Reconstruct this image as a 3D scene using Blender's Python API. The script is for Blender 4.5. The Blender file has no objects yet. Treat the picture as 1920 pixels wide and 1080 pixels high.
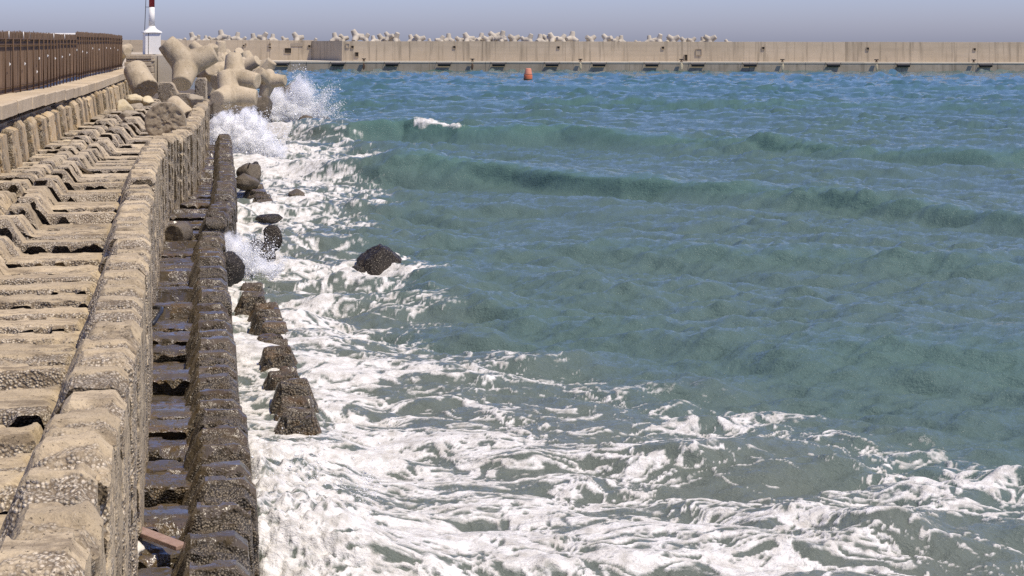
import bpy, bmesh, math, random
import numpy as np
from mathutils import Vector, Matrix

R = math.radians
sc = bpy.context.scene
col = sc.collection
rng = np.random.default_rng(7)
random.seed(7)

# ------------------------------------------------------------------ camera, sky, sun, exposure
F = 2700.0            # focal length in pixels of a 1920 wide picture
H = 5.5               # camera height above the water
HZ = 81.0             # picture row of the horizon
cam_data = bpy.data.cameras.new("camera")
cam = bpy.data.objects.new("camera", cam_data); col.objects.link(cam)
cam.location = (0, 0, H)
cam.rotation_euler = (R(90), R(-0.10), 0)
cam_data.sensor_width = 36; cam_data.lens = 36 * F / 1920
cam_data.shift_y = -(540 - HZ) / 1920
cam_data.clip_start = 0.1; cam_data.clip_end = 20000
sc.camera = cam

SUN_EL, SUN_AZ = 61.0, 57.0      # azimuth measured from straight behind the camera towards the right
sv = Vector((math.sin(R(SUN_AZ)) * math.cos(R(SUN_EL)), -math.cos(R(SUN_AZ)) * math.cos(R(SUN_EL)), math.sin(R(SUN_EL))))
sd = bpy.data.lights.new("sun", 'SUN'); so = bpy.data.objects.new("sun", sd); col.objects.link(so)
sd.energy = 4.7; sd.angle = R(0.53); sd.color = (1.0, 0.895, 0.72)
so.location = (30, -30, 60)
so.rotation_euler = sv.to_track_quat('Z', 'Y').to_euler()

world = bpy.data.worlds.new("World"); sc.world = world; world.use_nodes = True
wn = world.node_tree.nodes; wl = world.node_tree.links
wn.clear()
sky = wn.new('ShaderNodeTexSky'); sky.sky_type = 'NISHITA'; sky.sun_disc = False
sky.sun_elevation = R(SUN_EL); sky.sun_rotation = math.atan2(sv.x, sv.y)
sky.altitude = 0; sky.air_density = 1.0; sky.dust_density = 0.9; sky.ozone_density = 5.0
tint = wn.new('ShaderNodeMix'); tint.data_type = 'RGBA'; tint.blend_type = 'MULTIPLY'
tint.inputs[0].default_value = 1.0; tint.inputs[7].default_value = (1.0, 0.985, 1.40, 1)
bg = wn.new('ShaderNodeBackground'); bg.inputs[1].default_value = 0.115
wo = wn.new('ShaderNodeOutputWorld')
wl.new(sky.outputs[0], tint.inputs[6]); wl.new(tint.outputs[2], bg.inputs[0]); wl.new(bg.outputs[0], wo.inputs[0])
sc.view_settings.view_transform = 'Standard'; sc.view_settings.look = 'None'
sc.view_settings.exposure = 0.0; sc.view_settings.gamma = 1.0
sc.cycles.use_denoising = False
sc.cycles.sample_clamp_direct = 1.8; sc.cycles.sample_clamp_indirect = 3.0
sc.cycles.max_bounces = 16; sc.cycles.volume_bounces = 16; sc.cycles.diffuse_bounces = 3; sc.cycles.glossy_bounces = 3
sc.cycles.transparent_max_bounces = 8

# ------------------------------------------------------------------ helpers
SL = 550.0 / F                       # the shore runs away to the left: x = u - SL * y
ANG = math.atan(SL); CA, SA = math.cos(ANG), math.sin(ANG)

def at(px, py, Y):                   # a point of the place from its bearing and its distance
    return Vector(((px - 960) * Y / F, Y, H - (py - HZ) * Y / F))

def shore(u, Y, z=0.0):
    return Vector((u - SL * Y, Y, z))

def link(o, parent=None):
    col.objects.link(o)
    if parent is not None: o.parent = parent
    return o

def tag(o, label=None, cat=None, group=None, kind=None):
    if label: o["label"] = label
    if cat: o["category"] = cat
    if group: o["group"] = group
    if kind: o["kind"] = kind
    return o

def obj(name, mesh, mat=None, parent=None, loc=None, rotz=None):
    o = bpy.data.objects.new(name, mesh)
    if mat is not None and len(mesh.materials) == 0: mesh.materials.append(mat)
    if loc is not None: o.location = loc
    if rotz is not None: o.rotation_euler = (0, 0, rotz)
    return link(o, parent)

def empty(name, loc=(0, 0, 0), rotz=0):
    o = bpy.data.objects.new(name, None); o.location = loc; o.rotation_euler = (0, 0, rotz)
    return link(o)

def mesh_np(name, verts, quads, smooth=True, attrs=None, extra=None, crease=None):
    """a mesh from arrays: quads (n,4) or tris (n,3), extra = list of n-gons"""
    me = bpy.data.meshes.new(name)
    verts = np.asarray(verts, dtype=np.float32); quads = np.asarray(quads, dtype=np.int32)
    k = quads.shape[1]
    loops = quads.ravel(); starts = np.arange(len(quads)) * k; tot = np.full(len(quads), k)
    if extra:
        ex = [np.asarray(e, dtype=np.int32) for e in extra]
        st = []; base = len(loops)
        for e in ex: st.append(base); base += len(e)
        loops = np.concatenate([loops] + ex); starts = np.concatenate([starts, st]); tot = np.concatenate([tot, [len(e) for e in ex]])
    me.vertices.add(len(verts)); me.vertices.foreach_set("co", verts.ravel())
    me.loops.add(len(loops)); me.loops.foreach_set("vertex_index", loops.astype(np.int32))
    me.polygons.add(len(starts)); me.polygons.foreach_set("loop_start", starts.astype(np.int32))
    me.polygons.foreach_set("loop_total", tot.astype(np.int32))
    sm = np.full(len(starts), smooth)
    if extra and crease: sm[len(quads):] = False
    me.polygons.foreach_set("use_smooth", sm)
    for an, av in (attrs or {}).items():
        a = me.attributes.new(an, 'FLOAT', 'POINT'); a.data.foreach_set("value", np.asarray(av, dtype=np.float32))
    me.update(calc_edges=True); me.validate()
    if crease: me.set_sharp_from_angle(angle=R(crease))
    return me

def smoothstep(a, b, x):
    t = np.clip((x - a) / (b - a), 0, 1); return t * t * (3 - 2 * t)

_perm = np.random.default_rng(3).permutation(256).astype(np.int32); _perm = np.concatenate([_perm, _perm, _perm])
_g2 = np.array([(math.cos(a), math.sin(a)) for a in np.linspace(0, 2 * math.pi, 16, endpoint=False)], dtype=np.float32)
_g3 = np.random.default_rng(5).normal(size=(64, 3)).astype(np.float32); _g3 /= np.linalg.norm(_g3, axis=1)[:, None]

def perlin2(x, y, seed=0):
    xi = np.floor(x).astype(np.int32); yi = np.floor(y).astype(np.int32)
    fx = (x - xi).astype(np.float32); fy = (y - yi).astype(np.float32)
    ux = fx * fx * fx * (fx * (fx * 6 - 15) + 10); uy = fy * fy * fy * (fy * (fy * 6 - 15) + 10)
    def g(ix, iy, dx, dy):
        h = _perm[_perm[(ix + seed * 17) & 255] + (iy & 255)] & 15
        return _g2[h, 0] * dx + _g2[h, 1] * dy
    a = g(xi, yi, fx, fy); b = g(xi + 1, yi, fx - 1, fy)
    c = g(xi, yi + 1, fx, fy - 1); d = g(xi + 1, yi + 1, fx - 1, fy - 1)
    return ((a + (b - a) * ux) * (1 - uy) + (c + (d - c) * ux) * uy) * 1.5

def fbm2(x, y, oct=4, seed=0, gain=0.5):
    s = 0; a = 1.0; n = 0
    for i in range(oct):
        s = s + a * perlin2(x * 2 ** i + i * 7.3, y * 2 ** i - i * 3.1, seed + i); n += a; a *= gain
    return s / n

def perlin3(P, seed=0):
    Pi = np.floor(P).astype(np.int32); f = (P - Pi).astype(np.float32)
    u = f * f * f * (f * (f * 6 - 15) + 10)
    out = 0
    for dx in (0, 1):
        for dy in (0, 1):
            for dz in (0, 1):
                h = _perm[_perm[_perm[(Pi[:, 0] + dx + seed * 13) & 255] + ((Pi[:, 1] + dy) & 255)] + ((Pi[:, 2] + dz) & 255)] & 63
                d = _g3[h, 0] * (f[:, 0] - dx) + _g3[h, 1] * (f[:, 1] - dy) + _g3[h, 2] * (f[:, 2] - dz)
                w = (u[:, 0] if dx else 1 - u[:, 0]) * (u[:, 1] if dy else 1 - u[:, 1]) * (u[:, 2] if dz else 1 - u[:, 2])
                out = out + w * d
    return out * 1.5

def fbm3(P, oct=3, seed=0):
    s = 0; a = 1.0; n = 0
    for i in range(oct):
        s = s + a * perlin3(P * 2 ** i + i * 5.7, seed + i); n += a; a *= 0.5
    return s / n

def box_bm(bm, x0, x1, y0, y1, z0, z1, bevel=0.0):
    v = [bm.verts.new(p) for p in ((x0, y0, z0), (x1, y0, z0), (x1, y1, z0), (x0, y1, z0), (x0, y0, z1), (x1, y0, z1), (x1, y1, z1), (x0, y1, z1))]
    fs = [bm.faces.new([v[i] for i in q]) for q in ((3, 2, 1, 0), (4, 5, 6, 7), (0, 1, 5, 4), (1, 2, 6, 5), (2, 3, 7, 6), (3, 0, 4, 7))]
    if bevel:
        es = list({e for f in fs for e in f.edges})
        bmesh.ops.bevel(bm, geom=es, offset=bevel, segments=2, affect='EDGES', profile=0.5)

def bm_mesh(name, bm, smooth=False):
    me = bpy.data.meshes.new(name); bmesh.ops.recalc_face_normals(bm, faces=bm.faces)
    bm.to_mesh(me); bm.free()
    if smooth: me.polygons.foreach_set("use_smooth", np.full(len(me.polygons), True))
    return me

def box_mesh(name, x0, x1, y0, y1, z0, z1, bevel=0.0):
    bm = bmesh.new(); box_bm(bm, x0, x1, y0, y1, z0, z1, bevel); return bm_mesh(name, bm)

def tube_mesh(name, pts, rad, n=10, caps=True):
    pts = [Vector(p) for p in pts]; V = []; Q = []
    rads = rad if hasattr(rad, '__len__') else [rad] * len(pts)
    up0 = Vector((0.13, 0.21, 0.97))
    for i, p in enumerate(pts):
        t = (pts[min(i + 1, len(pts) - 1)] - pts[max(i - 1, 0)]).normalized()
        a = t.cross(up0 if abs(t.dot(up0)) < .95 else Vector((1, 0, 0))).normalized(); b = t.cross(a)
        for k in range(n):
            w = 2 * math.pi * k / n; V.append(p + (a * math.cos(w) + b * math.sin(w)) * rads[i])
    for i in range(len(pts) - 1):
        for k in range(n):
            k2 = (k + 1) % n; Q.append((i * n + k, i * n + k2, (i + 1) * n + k2, (i + 1) * n + k))
    ex = [list(range(n))[::-1], [(len(pts) - 1) * n + k for k in range(n)]] if caps else None
    return mesh_np(name, [tuple(v) for v in V], Q, True, extra=ex)

def lathe_mesh(name, prof, n=28, smooth=True):
    V = []; Q = []
    for r, z in prof:
        for k in range(n):
            w = 2 * math.pi * k / n; V.append((r * math.cos(w), r * math.sin(w), z))
    for i in range(len(prof) - 1):
        for k in range(n):
            k2 = (k + 1) % n; Q.append((i * n + k, i * n + k2, (i + 1) * n + k2, (i + 1) * n + k))
    return mesh_np(name, V, Q, smooth, extra=[list(range(n))[::-1], [(len(prof) - 1) * n + k for k in range(n)]])

def ordinal(n):
    return "%d%s" % (n, "th" if 10 <= n % 100 <= 20 else {1: "st", 2: "nd", 3: "rd"}.get(n % 10, "th"))

# ------------------------------------------------------------------ materials
class NT:
    def __init__(s, name):
        s.m = bpy.data.materials.new(name); s.m.use_nodes = True
        s.t = s.m.node_tree; s.n = s.t.nodes; s.l = s.t.links
        s.b = s.n['Principled BSDF']; s.out = s.n['Material Output']
        s.pos = s.n.new('ShaderNodeNewGeometry').outputs['Position']
    def put(s, inp, v):
        if isinstance(v, bpy.types.NodeSocket): s.l.new(v, inp)
        elif isinstance(v, (tuple, list)): inp.default_value = tuple(v) + ((1,) if len(v) == 3 and inp.type == 'RGBA' else ())
        else: inp.default_value = v
    def vec(s, scale, src=None, rot=0):
        n = s.n.new('ShaderNodeMapping'); s.put(n.inputs[0], src or s.pos); n.inputs['Scale'].default_value = scale; n.inputs['Rotation'].default_value = (0, 0, rot); return n.outputs[0]
    def noise(s, scale, det=4, rough=.6, src=None, dist=0.0):
        n = s.n.new('ShaderNodeTexNoise'); s.put(n.inputs['Vector'], src or s.pos); n.inputs['Scale'].default_value = scale
        n.inputs['Detail'].default_value = det; n.inputs['Roughness'].default_value = rough; n.inputs['Distortion'].default_value = dist; return n.outputs[0]
    def voro(s, scale, feature='F1', src=None, out='Distance', rnd=1.0):
        n = s.n.new('ShaderNodeTexVoronoi'); n.feature = feature; s.put(n.inputs['Vector'], src or s.pos); n.inputs['Scale'].default_value = scale
        n.inputs['Randomness'].default_value = rnd; return n.outputs[out]
    def ramp(s, v, stops, interp='LINEAR'):
        n = s.n.new('ShaderNodeValToRGB'); s.put(n.inputs[0], v); n.color_ramp.interpolation = interp
        e = n.color_ramp.elements
        while len(e) < len(stops): e.new(0.5)
        for i, (p, c) in enumerate(stops):
            e[i].position = p; e[i].color = (c, c, c, 1) if not hasattr(c, '__len__') else tuple(c) + (1,)
        return n.outputs[0]
    def mix(s, f, a, b, mode='MIX'):
        n = s.n.new('ShaderNodeMix'); n.data_type = 'RGBA'; n.blend_type = mode
        s.put(n.inputs[0], f); s.put(n.inputs[6], a); s.put(n.inputs[7], b); return n.outputs[2]
    def math(s, op, a, b=0.0, clamp=False):
        n = s.n.new('ShaderNodeMath'); n.operation = op; n.use_clamp = clamp; s.put(n.inputs[0], a); s.put(n.inputs[1], b); return n.outputs[0]
    def attr(s, name):
        n = s.n.new('ShaderNodeAttribute'); n.attribute_name = name; return n.outputs['Fac']
    def rand(s):
        return s.n.new('ShaderNodeObjectInfo').outputs['Random']
    def bump(s, h, strength=.5, dist=.02, normal=None):
        n = s.n.new('ShaderNodeBump'); n.inputs['Strength'].default_value = strength; n.inputs['Distance'].default_value = dist; s.put(n.inputs['Height'], h)
        if normal is not None: s.l.new(normal, n.inputs['Normal'])
        return n.outputs[0]
    def set(s, **k):
        names = dict(color='Base Color', rough='Roughness', normal='Normal', spec='Specular IOR Level', metal='Metallic', ior='IOR', coat='Coat Weight', coatr='Coat Roughness')
        for a, v in k.items(): s.put(s.b.inputs[names[a]], v)
        return s.m

def gravel_concrete(name, mortar, mortar2, pebble, pit, wet=0.0, gscale=40.0, specks=0.0, algae=None, wspec=.5):
    """concrete whose worn places show the aggregate: attribute 'wear' says where"""
    t = NT(name)
    wear = t.attr('wear')
    n_big = t.noise(1.7, 4, .6); n_mid = t.noise(9, 5, .65); n_fine = t.noise(60, 4, .7)
    warp = t.mix(.03, t.pos, t.n.new('ShaderNodeTexNoise').outputs[1]) if False else t.pos
    vc = t.n.new('ShaderNodeTexVoronoi'); vc.feature = 'F1'; vc.inputs['Scale'].default_value = gscale; t.put(vc.inputs['Vector'], warp)
    vd, vcol = vc.outputs['Distance'], vc.outputs['Color']
    v2 = t.n.new('ShaderNodeTexVoronoi'); v2.inputs['Scale'].default_value = gscale * 2.7; t.put(v2.inputs['Vector'], warp)
    sep = t.n.new('ShaderNodeSeparateColor'); t.l.new(vcol, sep.inputs[0])
    sep2 = t.n.new('ShaderNodeSeparateColor'); t.l.new(v2.outputs['Color'], sep2.inputs[0])
    base = t.mix(t.ramp(n_big, [(.32, 0.), (.68, 1.)]), mortar, mortar2)
    base = t.mix(t.ramp(n_mid, [(.3, .55), (.55, 0.)]), base, tuple(c * .62 for c in mortar))
    base = t.mix(t.math('MULTIPLY', t.ramp(n_fine, [(.35, 0.), (.7, 1.)]), .35), base, tuple(min(1, c * 1.25) for c in mortar2))
    peb = t.mix(t.ramp(sep.outputs[0], [(0., 0.), (1., 1.)]), tuple(c * .45 for c in pebble), pebble)
    peb2 = t.mix(sep2.outputs[1], tuple(c * .5 for c in mortar), pebble)
    gap = t.ramp(vd, [(.38, 0.), (.62, 1.)])
    agg = t.mix(t.ramp(sep.outputs[1], [(.42, 0.), (.5, 1.)]), peb2, peb)
    agg = t.mix(t.math('MULTIPLY', gap, .85), agg, pit)
    w = t.math('ADD', wear, t.math('MULTIPLY', t.math('SUBTRACT', t.noise(3.3, 4, .7), .5), 1.5))
    wm = t.ramp(w, [(.38, 0.), (.62, 1.)])
    colr = t.mix(wm, base, agg)
    pits = t.ramp(t.noise(34, 3, .6), [(.29, 1.), (.36, 0.)])
    colr = t.mix(t.math('MULTIPLY', pits, .8), colr, pit)
    if algae:
        am = t.ramp(t.noise(2.3, 6, .75, src=t.vec((.7, 1.9, 1.6))), [(.50, 0.), (.64, 1.)]); colr = t.mix(t.math('MULTIPLY', am, .75), colr, algae)
    if specks:
        sp = t.math('MULTIPLY', t.ramp(t.voro(gscale * 2.2), [(.16, 1.), (.24, 0.)]), t.ramp(sep2.outputs[0], [(1 - specks - .02, 0.), (1 - specks + .02, 1.)]))
        colr = t.mix(sp, colr, (.60, .53, .42))
    tone = t.math('ADD', .84, t.math('MULTIPLY', t.rand(), .3))
    tc = t.n.new('ShaderNodeCombineColor')
    for i in range(3): t.l.new(tone, tc.inputs[i])
    colr = t.mix(1.0, colr, tc.outputs[0], 'MULTIPLY')
    hgt = t.math('ADD', t.math('MULTIPLY', t.math('SUBTRACT', 1.0, vd), t.math('ADD', .15, wm)), t.math('MULTIPLY', n_mid, .8))
    hgt = t.math('SUBTRACT', hgt, t.math('MULTIPLY', pits, .7))
    hgt = t.math('ADD', hgt, t.math('MULTIPLY', n_fine, .35))
    if wet:      # a thin film of water lies on the unworn flats
        film = t.math('MULTIPLY', t.ramp(t.noise(4.5, 4, .6), [(.46, 1.), (.66, 0.)]), t.math('SUBTRACT', 1.0, wm))
        hgt = t.math('MULTIPLY', hgt, t.math('SUBTRACT', 1.0, t.math('MULTIPLY', film, .88)))
    nb = t.bump(hgt, .9, .022)
    if wet:
        rr = t.math('SUBTRACT', t.math('ADD', t.ramp(t.noise(6, 3, .6), [(.35, .22), (.65, .42)]), t.math('MULTIPLY', wm, .22)), t.math('MULTIPLY', film, .2))
        return t.set(color=colr, rough=rr, normal=nb, spec=wspec)
    return t.set(color=colr, rough=.9, normal=nb, spec=.25)

M_DRY = gravel_concrete("dry_concrete", (.375, .295, .185), (.50, .405, .265), (.68, .59, .45), (.16, .118, .072), specks=.10, algae=(.17, .13, .085))
M_CHAN = gravel_concrete("channel_concrete", (.39, .315, .21), (.50, .415, .29), (.56, .49, .39), (.085, .062, .04))
M_WET = gravel_concrete("wet_concrete", (.075, .057, .033), (.108, .083, .05), (.25, .205, .14), (.014, .010, .006), wet=1, specks=.16, gscale=46, algae=(.085, .055, .02))
M_FLOOR = gravel_concrete("wet_slab", (.075, .059, .037), (.10, .08, .053), (.20, .14, .06), (.012, .008, .004), wet=1, specks=.05, gscale=40, algae=(.13, .078, .022), wspec=.9)
M_SEA_BLOCK = gravel_concrete("sea_block_concrete", (.085, .066, .04), (.11, .085, .052), (.20, .16, .10), (.014, .010, .006), wet=1, specks=.22, gscale=30, algae=(.13, .075, .025))
M_BUTT = gravel_concrete("buttress_concrete", (.43, .33, .20), (.52, .42, .275), (.50, .43, .31), (.10, .07, .04), algae=(.42, .27, .11))

M_JOINT = gravel_concrete("dark_joint_face", (.115, .088, .055), (.155, .12, .078), (.27, .215, .145), (.035, .025, .014), algae=(.07, .052, .03))
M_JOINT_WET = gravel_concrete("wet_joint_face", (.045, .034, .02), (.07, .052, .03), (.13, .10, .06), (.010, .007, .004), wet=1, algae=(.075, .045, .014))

def plain(name, a, b, rough=.85, scale=3.0, bump=.25, metal=0, streak=0.0, spec=.3, tonejit=.2):
    t = NT(name)
    c = t.mix(t.ramp(t.noise(scale, 5, .65), [(.3, 0.), (.7, 1.)]), a, b)
    if streak:
        s = t.ramp(t.noise(1.0, 4, .6, src=t.vec((1.1, 1.1, .07))), [(.52, 0.), (.72, 1.)])
        c = t.mix(t.math('MULTIPLY', s, streak), c, tuple(x * .42 for x in a))
        h = t.ramp(t.noise(1.0, 3, .6, src=t.vec((.04, .04, 1.3))), [(.45, 0.), (.65, 1.)])
        c = t.mix(t.math('MULTIPLY', h, .35), c, tuple(x * .72 for x in b))
    tone = t.math('ADD', 1 - tonejit / 2, t.math('MULTIPLY', t.rand(), tonejit))
    tc = t.n.new('ShaderNodeCombineColor')
    for i in range(3): t.l.new(tone, tc.inputs[i])
    c = t.mix(1.0, c, tc.outputs[0], 'MULTIPLY')
    return t.set(color=c, rough=rough, normal=t.bump(t.noise(scale * 7, 5, .7), bump, .03), metal=metal, spec=spec)

def tetra_mat():
    t = NT("tetrapod_concrete")
    c = t.mix(t.ramp(t.noise(1.1, 6, .65), [(.32, 0.), (.68, 1.)]), (.39, .315, .205), (.50, .415, .29))
    st = t.ramp(t.noise(1.0, 5, .65, src=t.vec((1.3, 1.3, .22)), dist=.4), [(.50, 0.), (.68, 1.)])
    c = t.mix(t.math('MULTIPLY', st, .55), c, (.19, .15, .095))
    c = t.mix(t.math('MULTIPLY', t.ramp(t.noise(3.6, 5, .75), [(.55, 0.), (.66, 1.)]), .4), c, (.56, .48, .36))
    pit = t.ramp(t.voro(7.0), [(.07, 1.), (.13, 0.)])
    c = t.mix(t.math('MULTIPLY', pit, .7), c, (.14, .11, .07))
    z = t.n.new('ShaderNodeSeparateXYZ'); t.l.new(t.pos, z.inputs[0])
    tide = t.math('ADD', t.math('MULTIPLY', z.outputs[2], .55), t.math('MULTIPLY', t.noise(1.4, 5, .7), 1.1))
    c = t.mix(t.ramp(tide, [(.95, 1.), (1.0, 0.)]) if False else t.ramp(t.math('MULTIPLY', tide, .5), [(.50, 1.), (.72, 0.)]), c, (.095, .078, .048))
    tone = t.math('ADD', .88, t.math('MULTIPLY', t.rand(), .24)); tc = t.n.new('ShaderNodeCombineColor')
    for i in range(3): t.l.new(tone, tc.inputs[i])
    c = t.mix(1.0, c, tc.outputs[0], 'MULTIPLY')
    h = t.math('SUBTRACT', t.math('ADD', t.noise(2.2, 5, .7), t.math('MULTIPLY', t.noise(16, 5, .75), .5)), t.math('MULTIPLY', pit, .5))
    return t.set(color=c, rough=.9, normal=t.bump(h, .8, .05), spec=.25)
M_TETRA = tetra_mat()
M_TETRA_FAR = plain("pale_tetrapod_concrete", (.40, .355, .28), (.49, .44, .355), scale=.9, bump=.2)
M_WALL = plain("breakwater_concrete", (.46, .378, .26), (.53, .44, .315), scale=.35, bump=.1, streak=.85, tonejit=.16)
M_QUAY = plain("quay_concrete", (.32, .265, .185), (.42, .35, .255), scale=.5, bump=.2, streak=.6)
M_QUAYTOP = plain("quay_edge_concrete", (.47, .41, .31), (.55, .49, .38), scale=.6)
M_CAP = plain("parapet_concrete", (.47, .37, .235), (.58, .47, .32), scale=1.2, bump=.4, streak=.45)
M_PAVE = plain("pavement", (.44, .37, .26), (.52, .44, .32), scale=2)
M_CORE = plain("core_concrete", (.045, .035, .023), (.07, .055, .036), scale=3)
M_WHITE = plain("white_paint", (.74, .72, .66), (.80, .78, .73), rough=.6, scale=2, bump=.08, tonejit=0)
M_RED = plain("red_paint", (.30, .035, .04), (.36, .045, .05), rough=.5, scale=3, bump=.06, tonejit=0)
M_DARKMETAL = plain("dark_metal", (.035, .027, .022), (.06, .042, .03), rough=.6, scale=8)
M_RUST = plain("rusted_steel", (.082, .048, .027), (.125, .075, .042), rough=.75, scale=7, bump=.3, tonejit=.1)
M_RUBBER = plain("black_rubber", (.012, .012, .014), (.022, .021, .022), rough=.6, scale=4)
M_ORANGE = plain("orange_plastic", (.50, .125, .055), (.58, .17, .08), rough=.6, scale=2, bump=.1, tonejit=0)
M_ORANGE2 = plain("faded_orange_plastic", (.58, .22, .13), (.64, .27, .17), rough=.6, scale=2, bump=.1, tonejit=0)
M_LIME = plain("yellow_limestone", (.52, .42, .24), (.62, .53, .36), scale=4, bump=.6)
M_GREYROCK = plain("grey_concrete_rubble", (.30, .25, .18), (.40, .34, .25), scale=6, bump=.8)
M_FRACTURE = plain("fractured_concrete", (.27, .215, .145), (.36, .29, .20), scale=9, bump=1.0)
M_PLINTH = plain("weathered_plinth", (.34, .28, .20), (.46, .39, .29), scale=5, bump=.7)
M_WOOD = plain("weathered_wood", (.27, .17, .125), (.36, .25, .20), rough=.5, scale=9, bump=.3)
M_CLOTH = plain("white_cloth", (.62, .57, .46), (.74, .70, .60), rough=.8, scale=6, bump=.4)
M_HOSE = plain("black_hose", (.02, .022, .03), (.04, .045, .06), rough=.3, scale=6)

def wetrock(name, a, b, specks=.25):
    t = NT(name)
    c = t.mix(t.ramp(t.noise(5, 5, .7), [(.35, 0.), (.65, 1.)]), a, b)
    vz = t.n.new('ShaderNodeTexVoronoi'); vz.inputs['Scale'].default_value = 42; t.put(vz.inputs['Vector'], t.pos)
    sep = t.n.new('ShaderNodeSeparateColor'); t.l.new(vz.outputs['Color'], sep.inputs[0])
    sp = t.math('MULTIPLY', t.ramp(vz.outputs['Distance'], [(.3, 1.), (.45, 0.)]), t.ramp(sep.outputs[0], [(1 - specks, 0.), (1 - specks + .03, 1.)]))
    c = t.mix(t.math('MULTIPLY', sp, .8), c, (.30, .26, .19))
    h = t.math('ADD', t.noise(14, 5, .7), t.math('MULTIPLY', t.math('SUBTRACT', 1., vz.outputs['Distance']), .5))
    return t.set(color=c, rough=t.ramp(t.noise(9, 3), [(.35, .3), (.65, .6)]), normal=t.bump(h, .9, .035), spec=.35)
M_ROCK = wetrock("wet_dark_rock", (.016, .012, .008), (.034, .025, .016))
M_ROCK2 = wetrock("wet_brown_rock", (.10, .078, .05), (.15, .12, .08), .1)

def fence_mat():
    t = NT("rusty_fence_sheet")
    v = t.vec((1, 1, .12))
    c = t.mix(t.ramp(t.noise(7, 4, .7, src=v), [(.3, 0.), (.7, 1.)]), (.135, .082, .047), (.20, .13, .078))
    c = t.mix(t.math('MULTIPLY', t.ramp(t.noise(3, 5, .7), [(.5, 0.), (.75, 1.)]), .6), c, (.23, .16, .10))
    tone = t.attr('tone')
    tc = t.n.new('ShaderNodeCombineColor')
    for i in range(3): t.l.new(tone, tc.inputs[i])
    c = t.mix(1.0, c, tc.outputs[0], 'MULTIPLY')
    return t.set(color=c, rough=.8, normal=t.bump(t.noise(30, 3, .6, src=v), .3, .02))
M_FENCE = fence_mat()

def spray_mat():
    t = NT("white_spray")
    return t.set(color=(.86, .87, .88), rough=.55, spec=.3)
M_SPRAY = spray_mat()

def mist_mat(name, density, zscale=1.0):
    """fine airborne spray: a volume that thins towards the edge of its body"""
    m = bpy.data.materials.new(name); m.use_nodes = True; n = m.node_tree.nodes; l = m.node_tree.links; n.clear()
    out = n.new('ShaderNodeOutputMaterial'); pv = n.new('ShaderNodeVolumePrincipled'); l.new(pv.outputs[0], out.inputs['Volume'])
    pv.inputs['Color'].default_value = (.995, .995, .995, 1); pv.inputs['Anisotropy'].default_value = .1
    tc = n.new('ShaderNodeTexCoord'); ln = n.new('ShaderNodeVectorMath'); ln.operation = 'LENGTH'; l.new(tc.outputs['Object'], ln.inputs[0])
    nz = n.new('ShaderNodeTexNoise'); nz.inputs['Scale'].default_value = 2.6; nz.inputs['Detail'].default_value = 6; nz.inputs['Roughness'].default_value = .68; l.new(tc.outputs['Object'], nz.inputs[0])
    def mt(op, a, b):
        q = n.new('ShaderNodeMath'); q.operation = op
        for i, v in enumerate((a, b)):
            if isinstance(v, (int, float)): q.inputs[i].default_value = v
            else: l.new(v, q.inputs[i])
        return q.outputs[0]
    a = mt('ADD', mt('SUBTRACT', .86, ln.outputs['Value']), mt('MULTIPLY', mt('SUBTRACT', nz.outputs[0], .5), 2.2))
    d = mt('MULTIPLY', mt('MAXIMUM', a, 0.0), density)
    l.new(d, pv.inputs['Density'])
    return m

# ------------------------------------------------------------------ the setting: embankment, promenade
def strip_mesh(name, prof, Ys, du=None):
    """a solid of constant section that follows the shore; prof = (u, z)"""
    V = []; n = len(prof)
    for Y in Ys:
        for (u, z) in prof: V.append(shore(u + (du(Y) if du else 0), Y, z))
    Q = []
    for i in range(len(Ys) - 1):
        for k in range(n):
            k2 = (k + 1) % n; Q.append((i * n + k, (i + 1) * n + k, (i + 1) * n + k2, i * n + k2))
    return mesh_np(name, [tuple(v) for v in V], Q, False, extra=[list(range(n)), [(len(Ys) - 1) * n + k for k in range(n)][::-1]])

tag(obj("embankment", strip_mesh("embankment", [(-5.6, -2), (-5.6, 2.05), (-2.2, 2.05), (-2.0, .62), (-.1, .62), (-.1, -2)], [2, 20, 40, 66]), M_CORE), kind="structure")
tag(obj("promenade", strip_mesh("promenade", [(-60, 0), (-60, 3.74), (-6.02, 3.74), (-6.02, 0)], [2, 60, 130, 262]), M_PAVE), kind="structure")

# ------------------------------------------------------------------ rows of concrete blocks along the shore
def uB(Y): return float(np.interp(Y, [5, 10, 17, 22, 27, 30, 37, 44, 52, 66], [-.66, -.67, -.83, -1.06, -1.18, -1.25, -1.3, -.72, -.58, -.42]))
def uC(Y): return float(np.interp(Y, [5, 10, 15, 22, 31, 33, 38, 45, 64], [.30, .30, .33, .18, .10, .2, .42, .5, .54]))

def resample(prof, res):
    P = np.array(prof, float); out = []
    for i in range(len(P)):
        a, b = P[i], P[(i + 1) % len(P)]
        r = res if max(a[1], b[1]) > -.2 else .6
        n = max(1, int(round(np.linalg.norm(b - a) / r)))
        for k in range(n): out.append(a + (b - a) * k / n)
    return np.array(out)

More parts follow.
